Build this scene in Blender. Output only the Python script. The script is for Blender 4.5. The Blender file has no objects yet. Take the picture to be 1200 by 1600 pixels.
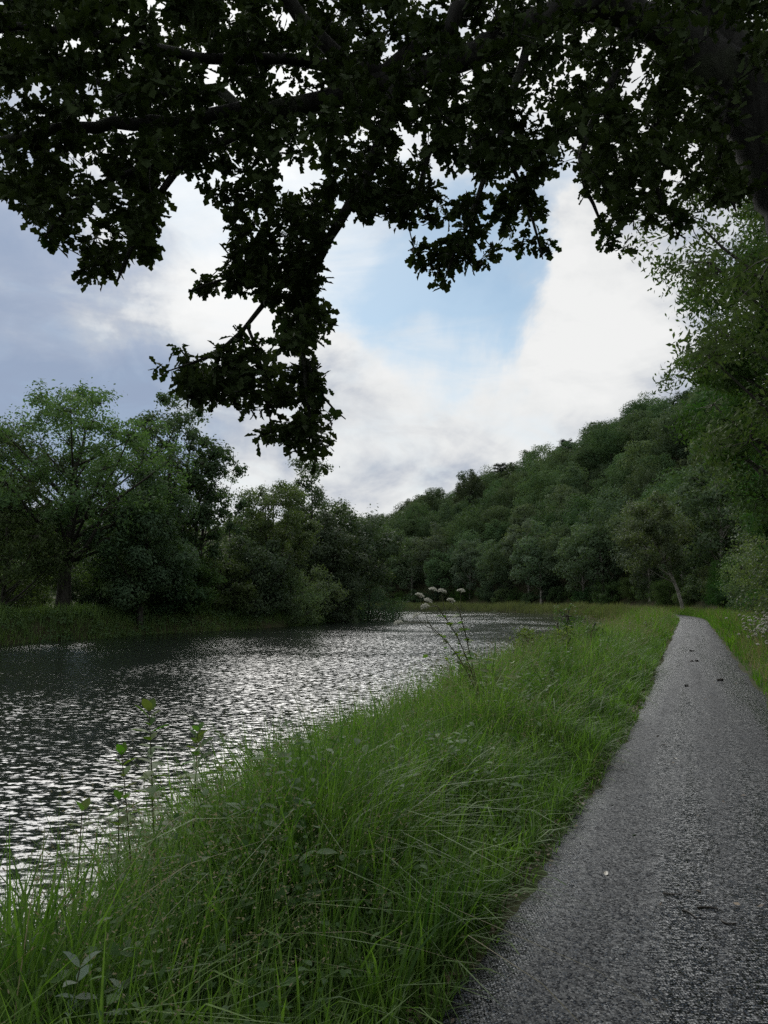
import bpy, math
import numpy as np
from mathutils import Vector, Matrix

scene = bpy.context.scene
COL = scene.collection
R_ = math.radians

# ------------------------------------------------------------------ camera
PITCH = 6.46
CAM_H = 1.6
cam_data = bpy.data.cameras.new('camera')
cam = bpy.data.objects.new('camera', cam_data)
COL.objects.link(cam)
cam.location = (0, 0, CAM_H)
cam.rotation_euler = (R_(90 + PITCH), 0, 0)
cam_data.sensor_fit = 'VERTICAL'
cam_data.sensor_height = 24.0
cam_data.lens = 18.0
cam_data.clip_start = 0.05
cam_data.clip_end = 6000
scene.camera = cam

# ------------------------------------------------------------------ sky, sun, exposure
SUN_EL, SUN_AZ = 40.0, -11.0
sun_dir = Vector((math.sin(R_(SUN_AZ)) * math.cos(R_(SUN_EL)),
                  math.cos(R_(SUN_AZ)) * math.cos(R_(SUN_EL)), math.sin(R_(SUN_EL))))


class NT:
    """small node-tree writer"""
    def __init__(self, tree):
        self.t = tree
        tree.nodes.clear()

    def n(self, kind, **kw):
        nd = self.t.nodes.new(kind)
        for k, v in kw.items():
            if k == 'inp':
                for key, val in v.items():
                    self.set(nd, key, val)
            else:
                setattr(nd, k, v)
        return nd

    def set(self, nd, key, val):
        sock = nd.inputs[key]
        if isinstance(val, bpy.types.NodeSocket):
            self.t.links.new(val, sock)
        else:
            sock.default_value = val

    def math(self, op, a, b=0.0, c=None, clamp=False):
        nd = self.n('ShaderNodeMath', operation=op, use_clamp=clamp)
        self.set(nd, 0, a)
        self.set(nd, 1, b)
        if c is not None:
            self.set(nd, 2, c)
        return nd.outputs[0]

    def mixc(self, f, a, b, blend='MIX'):
        nd = self.n('ShaderNodeMix', data_type='RGBA', blend_type=blend)
        self.set(nd, 0, f)
        self.set(nd, 6, a)
        self.set(nd, 7, b)
        return nd.outputs[2]

    def maprange(self, v, a, b, c=0.0, d=1.0, smooth=True):
        nd = self.n('ShaderNodeMapRange', interpolation_type='SMOOTHSTEP' if smooth else 'LINEAR')
        for i, x in enumerate((v, a, b, c, d)):
            self.set(nd, i, x)
        return nd.outputs[0]

    def noise(self, vec, scale, detail=4.0, rough=0.55, dist=0.0):
        nd = self.n('ShaderNodeTexNoise')
        if vec is not None:
            self.set(nd, 'Vector', vec)
        self.set(nd, 'Scale', scale)
        self.set(nd, 'Detail', detail)
        self.set(nd, 'Roughness', rough)
        self.set(nd, 'Distortion', dist)
        return nd.outputs[0]


def pix_dir(px, py):
    p = R_(PITCH)
    u, v = (px - 600) / 1200.0, (800 - py) / 1200.0
    return Vector((u, math.cos(p) - v * math.sin(p), math.sin(p) + v * math.cos(p))).normalized()


world = bpy.data.worlds.new('World')
scene.world = world
world.use_nodes = True
w = NT(world.node_tree)
tc = w.n('ShaderNodeTexCoord')
nrm = w.n('ShaderNodeVectorMath', operation='NORMALIZE')
w.set(nrm, 0, tc.outputs['Generated'])
dvec = nrm.outputs[0]
sep = w.n('ShaderNodeSeparateXYZ', inp={0: dvec})
den = w.math('ADD', w.math('MAXIMUM', sep.outputs[2], 0.0), 0.22)
plane = w.n('ShaderNodeCombineXYZ', inp={0: w.math('DIVIDE', sep.outputs[0], den),
                                        1: w.math('DIVIDE', sep.outputs[1], den), 2: 3.7}).outputs[0]


# ragged cloud edges: look directions are shifted by turbulence before the large shapes are laid out
wn = w.n('ShaderNodeTexNoise', inp={'Vector': dvec, 'Scale': 4.2, 'Detail': 7.0, 'Roughness': 0.58, 'Distortion': 0.3})
wsub = w.n('ShaderNodeVectorMath', operation='SUBTRACT', inp={0: wn.outputs['Color'], 1: (0.5, 0.5, 0.5)})
wsc = w.n('ShaderNodeVectorMath', operation='SCALE', inp={0: wsub.outputs[0]})
w.set(wsc, 'Scale', 0.34)
wadd = w.n('ShaderNodeVectorMath', operation='ADD', inp={0: dvec, 1: wsc.outputs[0]})
dwarp = w.n('ShaderNodeVectorMath', operation='NORMALIZE', inp={0: wadd.outputs[0]}).outputs[0]


def blob(px, py, r_in, r_out):
    d = w.n('ShaderNodeVectorMath', operation='DOT_PRODUCT')
    w.set(d, 0, dwarp)
    w.set(d, 1, pix_dir(px, py))
    return w.maprange(d.outputs['Value'], math.cos(R_(r_out)), math.cos(R_(r_in)))


flat = w.n('ShaderNodeMapping', inp={'Vector': dvec, 'Scale': (1.0, 1.0, 1.7)}).outputs[0]
n_big = w.noise(plane, 1.2, 7, 0.55, 0.3)
n_det = w.noise(flat, 4.6, 9, 0.56, 0.25)
n_fine = w.noise(w.n('ShaderNodeMapping', inp={'Vector': dvec, 'Rotation': (0, R_(28), 0), 'Scale': (1.0, 1.0, 2.6)}).outputs[0], 7.0, 8, 0.6, 0.8)
# clear gap between the clouds
gap = w.math('ADD', blob(700, 470, 1, 8.0), blob(560, 400, 2, 8.5))
gap = w.math('ADD', gap, w.math('MULTIPLY', blob(800, 360, 1, 8.0), 1.0))
gap = w.math('ADD', gap, w.math('MULTIPLY', blob(340, 330, 0, 6), 0.6))
gap = w.math('ADD', gap, w.math('MULTIPLY', w.math('SUBTRACT', n_fine, 0.5), 2.0))
# the tower of cumulus on the right cuts the gap off
tower = w.math('ADD', blob(1010, 480, 3.0, 10), blob(1120, 400, 3.5, 10.5))
gap = w.math('SUBTRACT', gap, w.maprange(tower, 0.1, 0.95, 0.0, 1.8))
clear = w.maprange(gap, -0.15, 1.75, 0.0, 0.82)
# cloud light and shade
shade = w.math('ADD', w.math('MULTIPLY_ADD', n_det, 1.75, -0.40), w.math('MULTIPLY', n_big, 0.35))
shade = w.math('ADD', shade, w.math('MULTIPLY', blob(400, 450, 2, 14), 0.12))
shade = w.math('ADD', shade, w.math('MULTIPLY', blob(930, 420, 1, 6), 0.02))
shade = w.math('SUBTRACT', shade, w.math('MULTIPLY', blob(0, 590, 5, 14), 0.62))
shade = w.math('SUBTRACT', shade, w.math('MULTIPLY', blob(190, 660, 1, 8), 0.20))
shade = w.math('SUBTRACT', shade, w.math('MULTIPLY', blob(650, 700, 1, 9), 0.08))
shade = w.math('ADD', shade, w.math('MULTIPLY_ADD', n_fine, 0.5, -0.25))
ramp = w.n('ShaderNodeValToRGB', inp={0: shade})
cr = ramp.color_ramp
cr.elements[0].position = 0.02
cr.elements[0].color = (0.31, 0.385, 0.525, 1)
cr.elements[1].position = 0.86
cr.elements[1].color = (0.86, 0.865, 0.86, 1)
for pos, c in ((0.28, (0.375, 0.44, 0.565)), (0.47, (0.50, 0.54, 0.61)), (0.60, (0.68, 0.70, 0.725)), (0.72, (0.80, 0.81, 0.81))):
    e = cr.elements.new(pos)
    e.color = (*c, 1)
# thin cloud glows round the hidden sun
sund = w.n('ShaderNodeVectorMath', operation='DOT_PRODUCT')
w.set(sund, 0, dvec)
w.set(sund, 1, sun_dir)
glow = w.maprange(sund.outputs['Value'], math.cos(R_(26)), 1.0, 1.0, 1.2)
cloud = w.n('ShaderNodeVectorMath', operation='SCALE', inp={0: ramp.outputs[0]})
w.set(cloud, 'Scale', w.math('MULTIPLY', glow, 8.9))
sky = w.n('ShaderNodeTexSky', sky_type='NISHITA', sun_disc=False, sun_elevation=R_(SUN_EL),
          sun_rotation=R_(SUN_AZ), altitude=50, air_density=1.0, dust_density=0.3, ozone_density=1.5)
skyc = w.n('ShaderNodeVectorMath', operation='MULTIPLY', inp={0: sky.outputs[0], 1: (0.90, 1.0, 0.92)})
final = w.mixc(clear, cloud.outputs[0], skyc.outputs[0])
bg = w.n('ShaderNodeBackground', inp={'Color': final, 'Strength': 0.10})
out = w.n('ShaderNodeOutputWorld', inp={'Surface': bg.outputs[0]})

sun_data = bpy.data.lights.new('sun', 'SUN')
sun_data.energy = 3.0
sun_data.angle = R_(50)
sun_data.color = (1.0, 0.97, 0.92)
sun = bpy.data.objects.new('sun', sun_data)
COL.objects.link(sun)
sun.rotation_euler = sun_dir.to_track_quat('Z', 'Y').to_euler()
sun.location = (0, 0, 60)

vs = scene.view_settings
vs.view_transform = 'Standard'
vs.look = 'None'
vs.exposure = 0.2
vs.gamma = 1.0
vs.use_curve_mapping = False
scene.cycles.use_denoising = False
scene.cycles.max_bounces = 6
scene.cycles.diffuse_bounces = 3
scene.cycles.transmission_bounces = 3

# ------------------------------------------------------------------ placing helpers
A0 = R_(21.6)          # heading of the path, clockwise from +Y
S1, RAD = 60.0, 130.0  # the path runs straight to S1, then bends left with radius RAD
P1 = np.array([math.sin(A0) * S1, math.cos(A0) * S1])
CEN = P1 + RAD * np.array([-math.cos(A0), math.sin(A0)])


def sn2xy(s, n):
    """distance along the path / distance to its left -> world x, y"""
    s, n = np.broadcast_arrays(np.asarray(s, float), np.asarray(n, float))
    a = np.where(s > S1, A0 - (s - S1) / RAD, A0)
    xs = np.sin(A0) * s - np.cos(A0) * n
    ys = np.cos(A0) * s + np.sin(A0) * n
    xc = CEN[0] + (RAD - n) * np.cos(a)
    yc = CEN[1] - (RAD - n) * np.sin(a)
    return np.where(s > S1, xc, xs), np.where(s > S1, yc, ys)


def xy2sn(x, y):
    x, y = np.asarray(x, float), np.asarray(y, float)
    s = x * math.sin(A0) + y * math.cos(A0)
    n = -x * math.cos(A0) + y * math.sin(A0)
    dx, dy = x - CEN[0], y - CEN[1]
    a = np.arctan2(-dy, dx)
    return np.where(s > S1, S1 + (A0 - a) * RAD, s), np.where(s > S1, RAD - np.hypot(dx, dy), n)


def smooth(a, b, x):
    t = np.clip((x - a) / (b - a), 0, 1)
    return t * t * (3 - 2 * t)


WATER_Z = -0.8


def edge_n(s):
    return np.interp(s, [-10, 3.5, 6, 9, 13], [1.7, 1.85, 2.3, 2.75, 3.0]) + 0.2 * np.sin(s * 0.31) + 0.15 * np.sin(s * 0.83 + 2)


def terr(s, n):
    s, n = np.broadcast_arrays(np.asarray(s, float), np.asarray(n, float))
    x, y = sn2xy(s, n)
    wob = 0.05 * np.sin(x * 1.3 + 1) * np.sin(y * 1.1) + 0.03 * np.sin(x * 3.1 + y * 2.3)
    z = wob * smooth(1.0, 2.5, np.abs(n))
    edge = edge_n(s)
    z = z - 2.3 * smooth(edge, edge + 3.6, n)
    lb = 32.2 + 0.5 * np.sin(s * 0.17 + 1) + 0.25 * np.sin(s * 0.61)
    z = z + 2.9 * smooth(lb, lb + 3.2, n) + 0.25 * np.sin(x * 0.2) * smooth(36, 45, n)
    H = np.interp(s, [-100, 60, 150, 193, 225, 252, 300, 400], [64, 69, 62, 53, 39, 27, 16, 9])
    q = np.clip((-n - 6.5) / 118.0, 0, 1)
    z = z + H * np.sin(q * math.pi / 2) + 1.4 * np.sin(x * 0.08) * np.sin(y * 0.06) * smooth(12, 40, -n)
    return z


def zat(x, y):
    s, n = xy2sn(x, y)
    return terr(s, n)


def at(px, py, Y):
    """the point at forward distance Y seen at a pixel of the 1200x1600 picture"""
    d = pix_dir(px, py)
    k = Y / d.y
    return np.array([d.x * k, Y, CAM_H + d.z * k])


def onground(px, py, z=0.02):
    d = pix_dir(px, py)
    k = (z - CAM_H) / d.z
    return np.array([d.x * k, d.y * k, z])


# ------------------------------------------------------------------ mesh helpers
class MB:
    def __init__(self):
        self.v, self.f, self.nv, self.mi = [], [], 0, []

    def add(self, V, F, mat=0):
        V = np.asarray(V, float).reshape(-1, 3)
        F = np.asarray(F, int)
        self.v.append(V)
        self.f.append(F + self.nv)
        self.mi.append(np.full(len(F), mat, int))
        self.nv += len(V)

    def tube(self, pts, rad, sides=6, mat=0, cap=True):
        pts = np.asarray(pts, float)
        rad = np.broadcast_to(np.asarray(rad, float), (len(pts),))
        k = len(pts)
        tan = np.gradient(pts, axis=0)
        tan /= np.linalg.norm(tan, axis=1)[:, None] + 1e-9
        ref = np.array([0.31, 0.17, 0.93]) if abs(tan[0][2]) < 0.9 else np.array([1.0, 0.1, 0.05])
        rings = []
        ang = np.arange(sides) * 2 * math.pi / sides
        for i in range(k):
            a = np.cross(tan[i], ref)
            a /= np.linalg.norm(a) + 1e-9
            b = np.cross(tan[i], a)
            ref = -np.cross(a, tan[i]) * 0.999 + ref * 0.001 if False else b * -1.0
            ref = np.cross(a, tan[i])
            rings.append(pts[i] + rad[i] * (np.cos(ang)[:, None] * a + np.sin(ang)[:, None] * b))
        V = np.concatenate(rings)
        i = np.arange(k - 1)[:, None] * sides
        j = np.arange(sides)[None, :]
        j2 = (j + 1) % sides
        F = np.stack([i + j, i + j2, i + sides + j2, i + sides + j], -1).reshape(-1, 4)
        self.add(V, F, mat)
        if cap:
            self.add(np.concatenate([rings[-1], [pts[-1] + tan[-1] * rad[-1] * 0.6]]),
                     [[a, (a + 1) % sides, sides] for a in range(sides)], mat)

    def mesh(self, name, mats, smooth_shade=False):
        me = bpy.data.meshes.new(name)
        V = np.concatenate(self.v)
        me.vertices.add(len(V))
        me.vertices.foreach_set('co', V.astype(np.float32).ravel())
        loops = np.concatenate([f.ravel() for f in self.f])
        tot = np.concatenate([np.full(len(f), f.shape[1], int) for f in self.f])
        me.loops.add(len(loops))
        me.loops.foreach_set('vertex_index', loops.astype(np.int32))
        me.polygons.add(len(tot))
        st = np.concatenate([[0], np.cumsum(tot)[:-1]])
        me.polygons.foreach_set('loop_start', st.astype(np.int32))
        for m in (mats if isinstance(mats, (list, tuple)) else [mats]):
            me.materials.append(m)
        me.polygons.foreach_set('material_index', np.concatenate(self.mi).astype(np.int32))
        if smooth_shade:
            me.polygons.foreach_set('use_smooth', np.ones(len(tot), bool))
        me.update(calc_edges=True)
        return me

    def build(self, name, mats, parent=None, smooth_shade=False):
        return link(name, self.mesh(name, mats, smooth_shade), parent)


def link(name, data, parent=None, loc=None, rot=None, scale=None):
    o = bpy.data.objects.new(name, data)
    COL.objects.link(o)
    if parent is not None:
        o.parent = parent
    if loc is not None:
        o.location = loc
    if rot is not None:
        o.rotation_euler = rot
    if scale is not None:
        o.scale = scale if hasattr(scale, '__len__') else (scale,) * 3
    return o


def tag(o, label=None, cat=None, group=None, kind=None):
    for k, v in (('label', label), ('category', cat), ('group', group), ('kind', kind)):
        if v:
            o[k] = v
    return o


def unit(a):
    return a / (np.linalg.norm(a, axis=-1, keepdims=True) + 1e-9)


def leaf_quads(mb, P, N, L, W, rng, droop=0.25, fold=0.12, mat=0):
    """one folded lozenge per leaf: P centres, N normals, L/W sizes"""
    k = len(P)
    N = unit(N)
    t = unit(np.cross(N, rng.normal(size=(k, 3))))
    t = unit(t + np.array([0, 0, -droop]))
    b = unit(np.cross(N, t))
    n2 = np.cross(t, b)
    L = np.broadcast_to(L, (k,))[:, None]
    W = np.broadcast_to(W, (k,))[:, None]
    v0 = P - t * L * 0.5
    v2 = P + t * L * 0.5
    v1 = P + b * W * 0.5 + n2 * W * fold - t * L * 0.06
    v3 = P - b * W * 0.5 + n2 * W * fold - t * L * 0.06
    V = np.stack([v0, v1, v2, v3], 1).reshape(-1, 3)
    F = np.arange(k * 4).reshape(-1, 4)
    mb.add(V, F, mat)


# ------------------------------------------------------------------ materials
def newmat(name):
    m = bpy.data.materials.new(name)
    m.use_nodes = True
    return m, NT(m.node_tree)


def leaf_mat(name, c1, c2, trans=0.35, island=0.55, rough=0.6, spec=0.12, obj_var=0.25, hue_var=0.03, trans_tint=(1.25, 1.35, 0.55), scale=0.5):
    m, t = newmat(name)
    geo = t.n('ShaderNodeNewGeometry')
    oi = t.n('ShaderNodeObjectInfo')
    txc = t.n('ShaderNodeTexCoord')
    n = t.noise(txc.outputs['Object'], scale, 2, 0.5)
    f = t.math('ADD', t.math('MULTIPLY', geo.outputs['Random Per Island'], island), t.math('MULTIPLY', t.maprange(n, 0.35, 0.65), 1 - island))
    col = t.mixc(f, (*c1, 1), (*c2, 1))
    hs = t.n('ShaderNodeHueSaturation', inp={'Color': col})
    r = oi.outputs['Random']
    t.set(hs, 'Value', t.math('ADD', t.math('MULTIPLY', r, 2 * obj_var), 1 - obj_var))
    r2 = t.math('FRACT', t.math('MULTIPLY', r, 7.31))
    t.set(hs, 'Hue', t.math('ADD', t.math('MULTIPLY', r2, 2 * hue_var), 0.5 - hue_var))
    t.set(hs, 'Saturation', t.math('ADD', t.math('MULTIPLY', t.math('FRACT', t.math('MULTIPLY', r, 3.7)), 0.3), 0.85))
    p = t.n('ShaderNodeBsdfPrincipled', inp={'Base Color': hs.outputs[0], 'Roughness': rough, 'Specular IOR Level': spec})
    tt = t.mixc(1.0, hs.outputs[0], (*trans_tint, 1), 'MULTIPLY')
    tr = t.n('ShaderNodeBsdfTranslucent', inp={'Color': tt})
    mx = t.n('ShaderNodeMixShader', inp={0: trans, 1: p.outputs[0], 2: tr.outputs[0]})
    t.n('ShaderNodeOutputMaterial', inp={'Surface': mx.outputs[0]})
    return m


def bark_mat(name, c1, c2, scale=6.0, bump=0.6):
    m, t = newmat(name)
    txc = t.n('ShaderNodeTexCoord')
    mp = t.n('ShaderNodeMapping', inp={'Vector': txc.outputs['Object'], 'Scale': (1, 1, 0.28)})
    n1 = t.noise(mp.outputs[0], scale, 6, 0.65, 0.4)
    n2 = t.noise(txc.outputs['Object'], scale * 0.35, 3, 0.5)
    col = t.mixc(t.maprange(n1, 0.35, 0.7), (*c1, 1), (*c2, 1))
    col = t.mixc(t.math('MULTIPLY', t.maprange(n2, 0.5, 0.7), 0.5), col, (0.06, 0.075, 0.045, 1))
    b = t.n('ShaderNodeBump', inp={'Height': n1, 'Strength': bump, 'Distance': 0.04})
    p = t.n('ShaderNodeBsdfPrincipled', inp={'Base Color': col, 'Roughness': 0.9, 'Specular IOR Level': 0.2, 'Normal': b.outputs[0]})
    t.n('ShaderNodeOutputMaterial', inp={'Surface': p.outputs[0]})
    return m


def plain_mat(name, c1, c2, scale=8.0, rough=0.7, trans=0.0):
    m, t = newmat(name)
    txc = t.n('ShaderNodeTexCoord')
    geo = t.n('ShaderNodeNewGeometry')
    n = t.math('ADD', t.math('MULTIPLY', t.noise(txc.outputs['Object'], scale, 3, 0.6), 0.6),
               t.math('MULTIPLY', geo.outputs['Random Per Island'], 0.4))
    col = t.mixc(t.maprange(n, 0.25, 0.75), (*c1, 1), (*c2, 1))
    p = t.n('ShaderNodeBsdfPrincipled', inp={'Base Color': col, 'Roughness': rough, 'Specular IOR Level': 0.3})
    s = p.outputs[0]
    if trans:
        tr = t.n('ShaderNodeBsdfTranslucent', inp={'Color': col})
        s = t.n('ShaderNodeMixShader', inp={0: trans, 1: s, 2: tr.outputs[0]}).outputs[0]
    t.n('ShaderNodeOutputMaterial', inp={'Surface': s})
    return m


M = {}
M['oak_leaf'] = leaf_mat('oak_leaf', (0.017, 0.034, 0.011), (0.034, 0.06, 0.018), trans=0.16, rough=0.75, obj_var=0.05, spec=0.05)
M['ash_leaf'] = leaf_mat('ash_leaf', (0.06, 0.108, 0.052), (0.102, 0.158, 0.076), trans=0.35)
M['dark_leaf'] = leaf_mat('dark_leaf', (0.045, 0.08, 0.046), (0.08, 0.122, 0.064), trans=0.3)
M['olive_leaf'] = leaf_mat('olive_leaf', (0.054, 0.086, 0.038), (0.09, 0.126, 0.054), trans=0.35)
M['pale_leaf'] = leaf_mat('pale_leaf', (0.062, 0.098, 0.06), (0.105, 0.15, 0.088), trans=0.25, rough=0.75, spec=0.05, obj_var=0.22, hue_var=0.015, scale=0.3)
M['fresh_leaf'] = leaf_mat('fresh_leaf', (0.036, 0.076, 0.024), (0.07, 0.122, 0.036), trans=0.28, rough=0.75, spec=0.05, trans_tint=(1.1, 1.35, 0.55), obj_var=0.12)
M['wood_leaf'] = leaf_mat('wood_leaf', (0.050, 0.086, 0.048), (0.088, 0.128, 0.066), trans=0.22, rough=0.8, spec=0.04, obj_var=0.36, hue_var=0.022, scale=0.25)
M['pine_leaf'] = leaf_mat('pine_leaf', (0.03, 0.055, 0.034), (0.05, 0.08, 0.046), trans=0.1, obj_var=0.15)
M['grass'] = leaf_mat('grass_blade', (0.028, 0.076, 0.016), (0.138, 0.228, 0.050), trans=0.43, island=0.7, rough=0.5, spec=0.14, obj_var=0.0, hue_var=0.0, scale=0.6, trans_tint=(1.15, 1.4, 0.5))
M['bank_grass'] = leaf_mat('bank_grass_blade', (0.08, 0.15, 0.05), (0.14, 0.215, 0.072), trans=0.42, rough=0.6, obj_var=0.0, hue_var=0.0, scale=0.3)
M['scrub'] = leaf_mat('scrub_leaf', (0.06, 0.115, 0.052), (0.12, 0.185, 0.085), trans=0.35, rough=0.6, obj_var=0.0, hue_var=0.0, scale=0.4)
M['reed'] = leaf_mat('reed_blade', (0.075, 0.10, 0.042), (0.13, 0.145, 0.07), trans=0.3, rough=0.7, obj_var=0.0, hue_var=0.0, scale=0.3)
M['straw'] = leaf_mat('seed_head', (0.13, 0.13, 0.07), (0.25, 0.22, 0.14), trans=0.35, rough=0.6, obj_var=0.0, hue_var=0.0, trans_tint=(1.1, 1.05, 0.8))
M['weed_leaf'] = leaf_mat('weed_leaf', (0.055, 0.11, 0.025), (0.12, 0.19, 0.045), trans=0.42, rough=0.55, spec=0.15, obj_var=0.2)
M['weed_dark'] = leaf_mat('weed_dark_leaf', (0.035, 0.08, 0.022), (0.08, 0.145, 0.038), trans=0.35, rough=0.6, spec=0.12, obj_var=0.2)
M['silver_leaf'] = leaf_mat('silver_leaf', (0.13, 0.18, 0.13), (0.19, 0.25, 0.19), trans=0.15, rough=0.8, obj_var=0.1, spec=0.15, trans_tint=(1, 1.1, 0.8))
M['stem'] = plain_mat('plant_stem', (0.05, 0.06, 0.03), (0.09, 0.08, 0.05), 30)
M['white'] = plain_mat('white_floret', (0.5, 0.5, 0.44), (0.68, 0.68, 0.62), 40, 0.8, 0.25)
M['bark'] = bark_mat('grey_bark', (0.03, 0.028, 0.024), (0.07, 0.066, 0.058))
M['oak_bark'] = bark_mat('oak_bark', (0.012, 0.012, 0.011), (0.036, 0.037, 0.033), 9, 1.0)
M['pale_bark'] = bark_mat('pale_bark', (0.16, 0.15, 0.13), (0.3, 0.29, 0.26), 5, 0.3)
M['dead'] = plain_mat('dead_leaf', (0.03, 0.022, 0.014), (0.12, 0.088, 0.052), 20, 0.7)
M['pale_dead'] = plain_mat('pale_dead_leaf', (0.3, 0.28, 0.24), (0.42, 0.4, 0.35), 20, 0.5)
M['twig'] = plain_mat('dark_twig', (0.012, 0.01, 0.008), (0.035, 0.03, 0.024), 30, 0.6)


def ground_material():
    m, t = newmat('ground_soil')
    txc = t.n('ShaderNodeTexCoord')
    n1 = t.noise(txc.outputs['Object'], 0.7, 6, 0.6)
    n2 = t.noise(txc.outputs['Object'], 14, 5, 0.65)
    col = t.mixc(t.maprange(n1, 0.35, 0.65), (0.035, 0.055, 0.018, 1), (0.05, 0.045, 0.026, 1))
    col = t.mixc(t.maprange(n2, 0.4, 0.75), col, (0.028, 0.022, 0.015, 1))
    b = t.n('ShaderNodeBump', inp={'Height': n2, 'Strength': 0.8, 'Distance': 0.05})
    p = t.n('ShaderNodeBsdfPrincipled', inp={'Base Color': col, 'Roughness': 0.95, 'Specular IOR Level': 0.1, 'Normal': b.outputs[0]})
    t.n('ShaderNodeOutputMaterial', inp={'Surface': p.outputs[0]})
    return m


def path_material():
    m, t = newmat('damp_asphalt')
    txc = t.n('ShaderNodeTexCoord')
    o = txc.outputs['Object']
    vo = t.n('ShaderNodeTexVoronoi', inp={'Vector': o, 'Scale': 78.0, 'Randomness': 1.0})
    vo2 = t.n('ShaderNodeTexVoronoi', inp={'Vector': o, 'Scale': 150.0, 'Randomness': 1.0})
    rnd = t.n('ShaderNodeSeparateColor', inp={0: vo.outputs['Color']})
    big = t.noise(o, 0.55, 5, 0.6, 0.3)
    mid = t.noise(o, 6, 5, 0.65)
    chip = t.mixc(t.math('POWER', rnd.outputs[0], 2.2), (0.004, 0.005, 0.007, 1), (0.062, 0.08, 0.108, 1))
    chip = t.mixc(t.maprange(vo.outputs['Distance'], 0.26, 0.5), chip, (0.003, 0.003, 0.004, 1))
    mpr = t.n('ShaderNodeMapping', inp={'Vector': o, 'Rotation': (0, 0, A0)})
    mpw = t.n('ShaderNodeMapping', inp={'Vector': mpr.outputs[0], 'Scale': (1.0, 0.05, 1.0)})
    wheel = t.noise(mpw.outputs[0], 1.7, 3, 0.55)
    patch = t.noise(o, 1.6, 6, 0.7, 0.5)
    stain = t.math('MULTIPLY', t.maprange(t.math('ADD', t.math('MULTIPLY', wheel, 0.6), t.math('MULTIPLY', patch, 0.5)), 0.44, 0.68), 0.62)
    chip = t.mixc(stain, chip, (0.008, 0.008, 0.009, 1))
    h = t.math('SUBTRACT', t.math('MULTIPLY', rnd.outputs[1], 0.9), t.math('MULTIPLY', vo.outputs['Distance'], 1.6))
    h = t.math('ADD', h, t.math('MULTIPLY', vo2.outputs['Distance'], -0.5))
    h = t.math('ADD', h, t.math('MULTIPLY', mid, 0.8))
    fac = t.n('ShaderNodeVectorMath', operation='SUBTRACT', inp={0: vo.outputs['Color'], 1: (0.5, 0.5, 0.5)})
    fac = t.n('ShaderNodeVectorMath', operation='MULTIPLY', inp={0: fac.outputs[0], 1: (1.1, 1.1, 0.0)})
    geo = t.n('ShaderNodeNewGeometry')
    fa = t.n('ShaderNodeVectorMath', operation='ADD', inp={0: fac.outputs[0], 1: geo.outputs['Normal']})
    fn = t.n('ShaderNodeVectorMath', operation='NORMALIZE', inp={0: fa.outputs[0]})
    b = t.n('ShaderNodeBump', inp={'Height': h, 'Strength': 0.5, 'Distance': 0.005, 'Normal': fn.outputs[0]})
    rough = t.math('ADD', t.math('MULTIPLY', rnd.outputs[2], 0.3), t.maprange(wheel, 0.38, 0.62, 0.1, 0.45))
    p = t.n('ShaderNodeBsdfPrincipled', inp={'Base Color': chip, 'Roughness': rough, 'Specular IOR Level': 0.23, 'Specular Tint': (0.78, 0.9, 1.0, 1), 'Normal': b.outputs[0]})
    t.n('ShaderNodeOutputMaterial', inp={'Surface': p.outputs[0]})
    return m


def water_material():
    m, t = newmat('river_water')
    txc = t.n('ShaderNodeTexCoord')
    o = txc.outputs['Object']
    mp = t.n('ShaderNodeMapping', inp={'Vector': o, 'Rotation': (0, 0, R_(8)), 'Scale': (0.5, 1.0, 1.0)})
    def slopes(scale, detail, k):
        nd = t.n('ShaderNodeTexNoise', inp={'Vector': mp.outputs[0], 'Scale': scale, 'Detail': detail, 'Roughness': 0.5, 'Distortion': 0.3})
        d = t.n('ShaderNodeVectorMath', operation='SUBTRACT', inp={0: nd.outputs['Color'], 1: (0.5, 0.5, 0.5)})
        return t.n('ShaderNodeVectorMath', operation='MULTIPLY', inp={0: d.outputs[0], 1: (k * 0.6, k, 0.0)}).outputs[0]
    sl = t.n('ShaderNodeVectorMath', operation='ADD', inp={0: slopes(9.5, 2, 0.86), 1: slopes(26.0, 2, 0.66)}).outputs[0]
    gust = t.maprange(t.noise(o, 0.07, 4, 0.55, 0.6), 0.36, 0.62, 0.5, 1.25)
    sc = t.n('ShaderNodeVectorMath', operation='SCALE', inp={0: sl})
    t.set(sc, 'Scale', gust)
    ad = t.n('ShaderNodeVectorMath', operation='ADD', inp={0: sc.outputs[0], 1: (0, 0, 1)})
    nn = t.n('ShaderNodeVectorMath', operation='NORMALIZE', inp={0: ad.outputs[0]})
    p = t.n('ShaderNodeBsdfPrincipled', inp={'Base Color': (0.007, 0.010, 0.009, 1), 'Roughness': 0.11, 'IOR': 1.333,
                                              'Specular IOR Level': 0.5, 'Normal': nn.outputs[0]})
    t.n('ShaderNodeOutputMaterial', inp={'Surface': p.outputs[0]})
    return m


M['ground'] = ground_material()
M['path'] = path_material()
M['water'] = water_material()

# ------------------------------------------------------------------ ground, path, river
def grid_mesh(name, X, Y, Z, mat):
    mb = MB()
    ns, nn = X.shape
    V = np.stack([X, Y, Z], -1).reshape(-1, 3)
    i = np.arange(ns - 1)[:, None] * nn
    j = np.arange(nn - 1)[None, :]
    F = np.stack([i + j, i + j + nn, i + j + nn + 1, i + j + 1], -1).reshape(-1, 4)
    mb.add(V, F)
    return mb.build(name, mat, smooth_shade=True)


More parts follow.
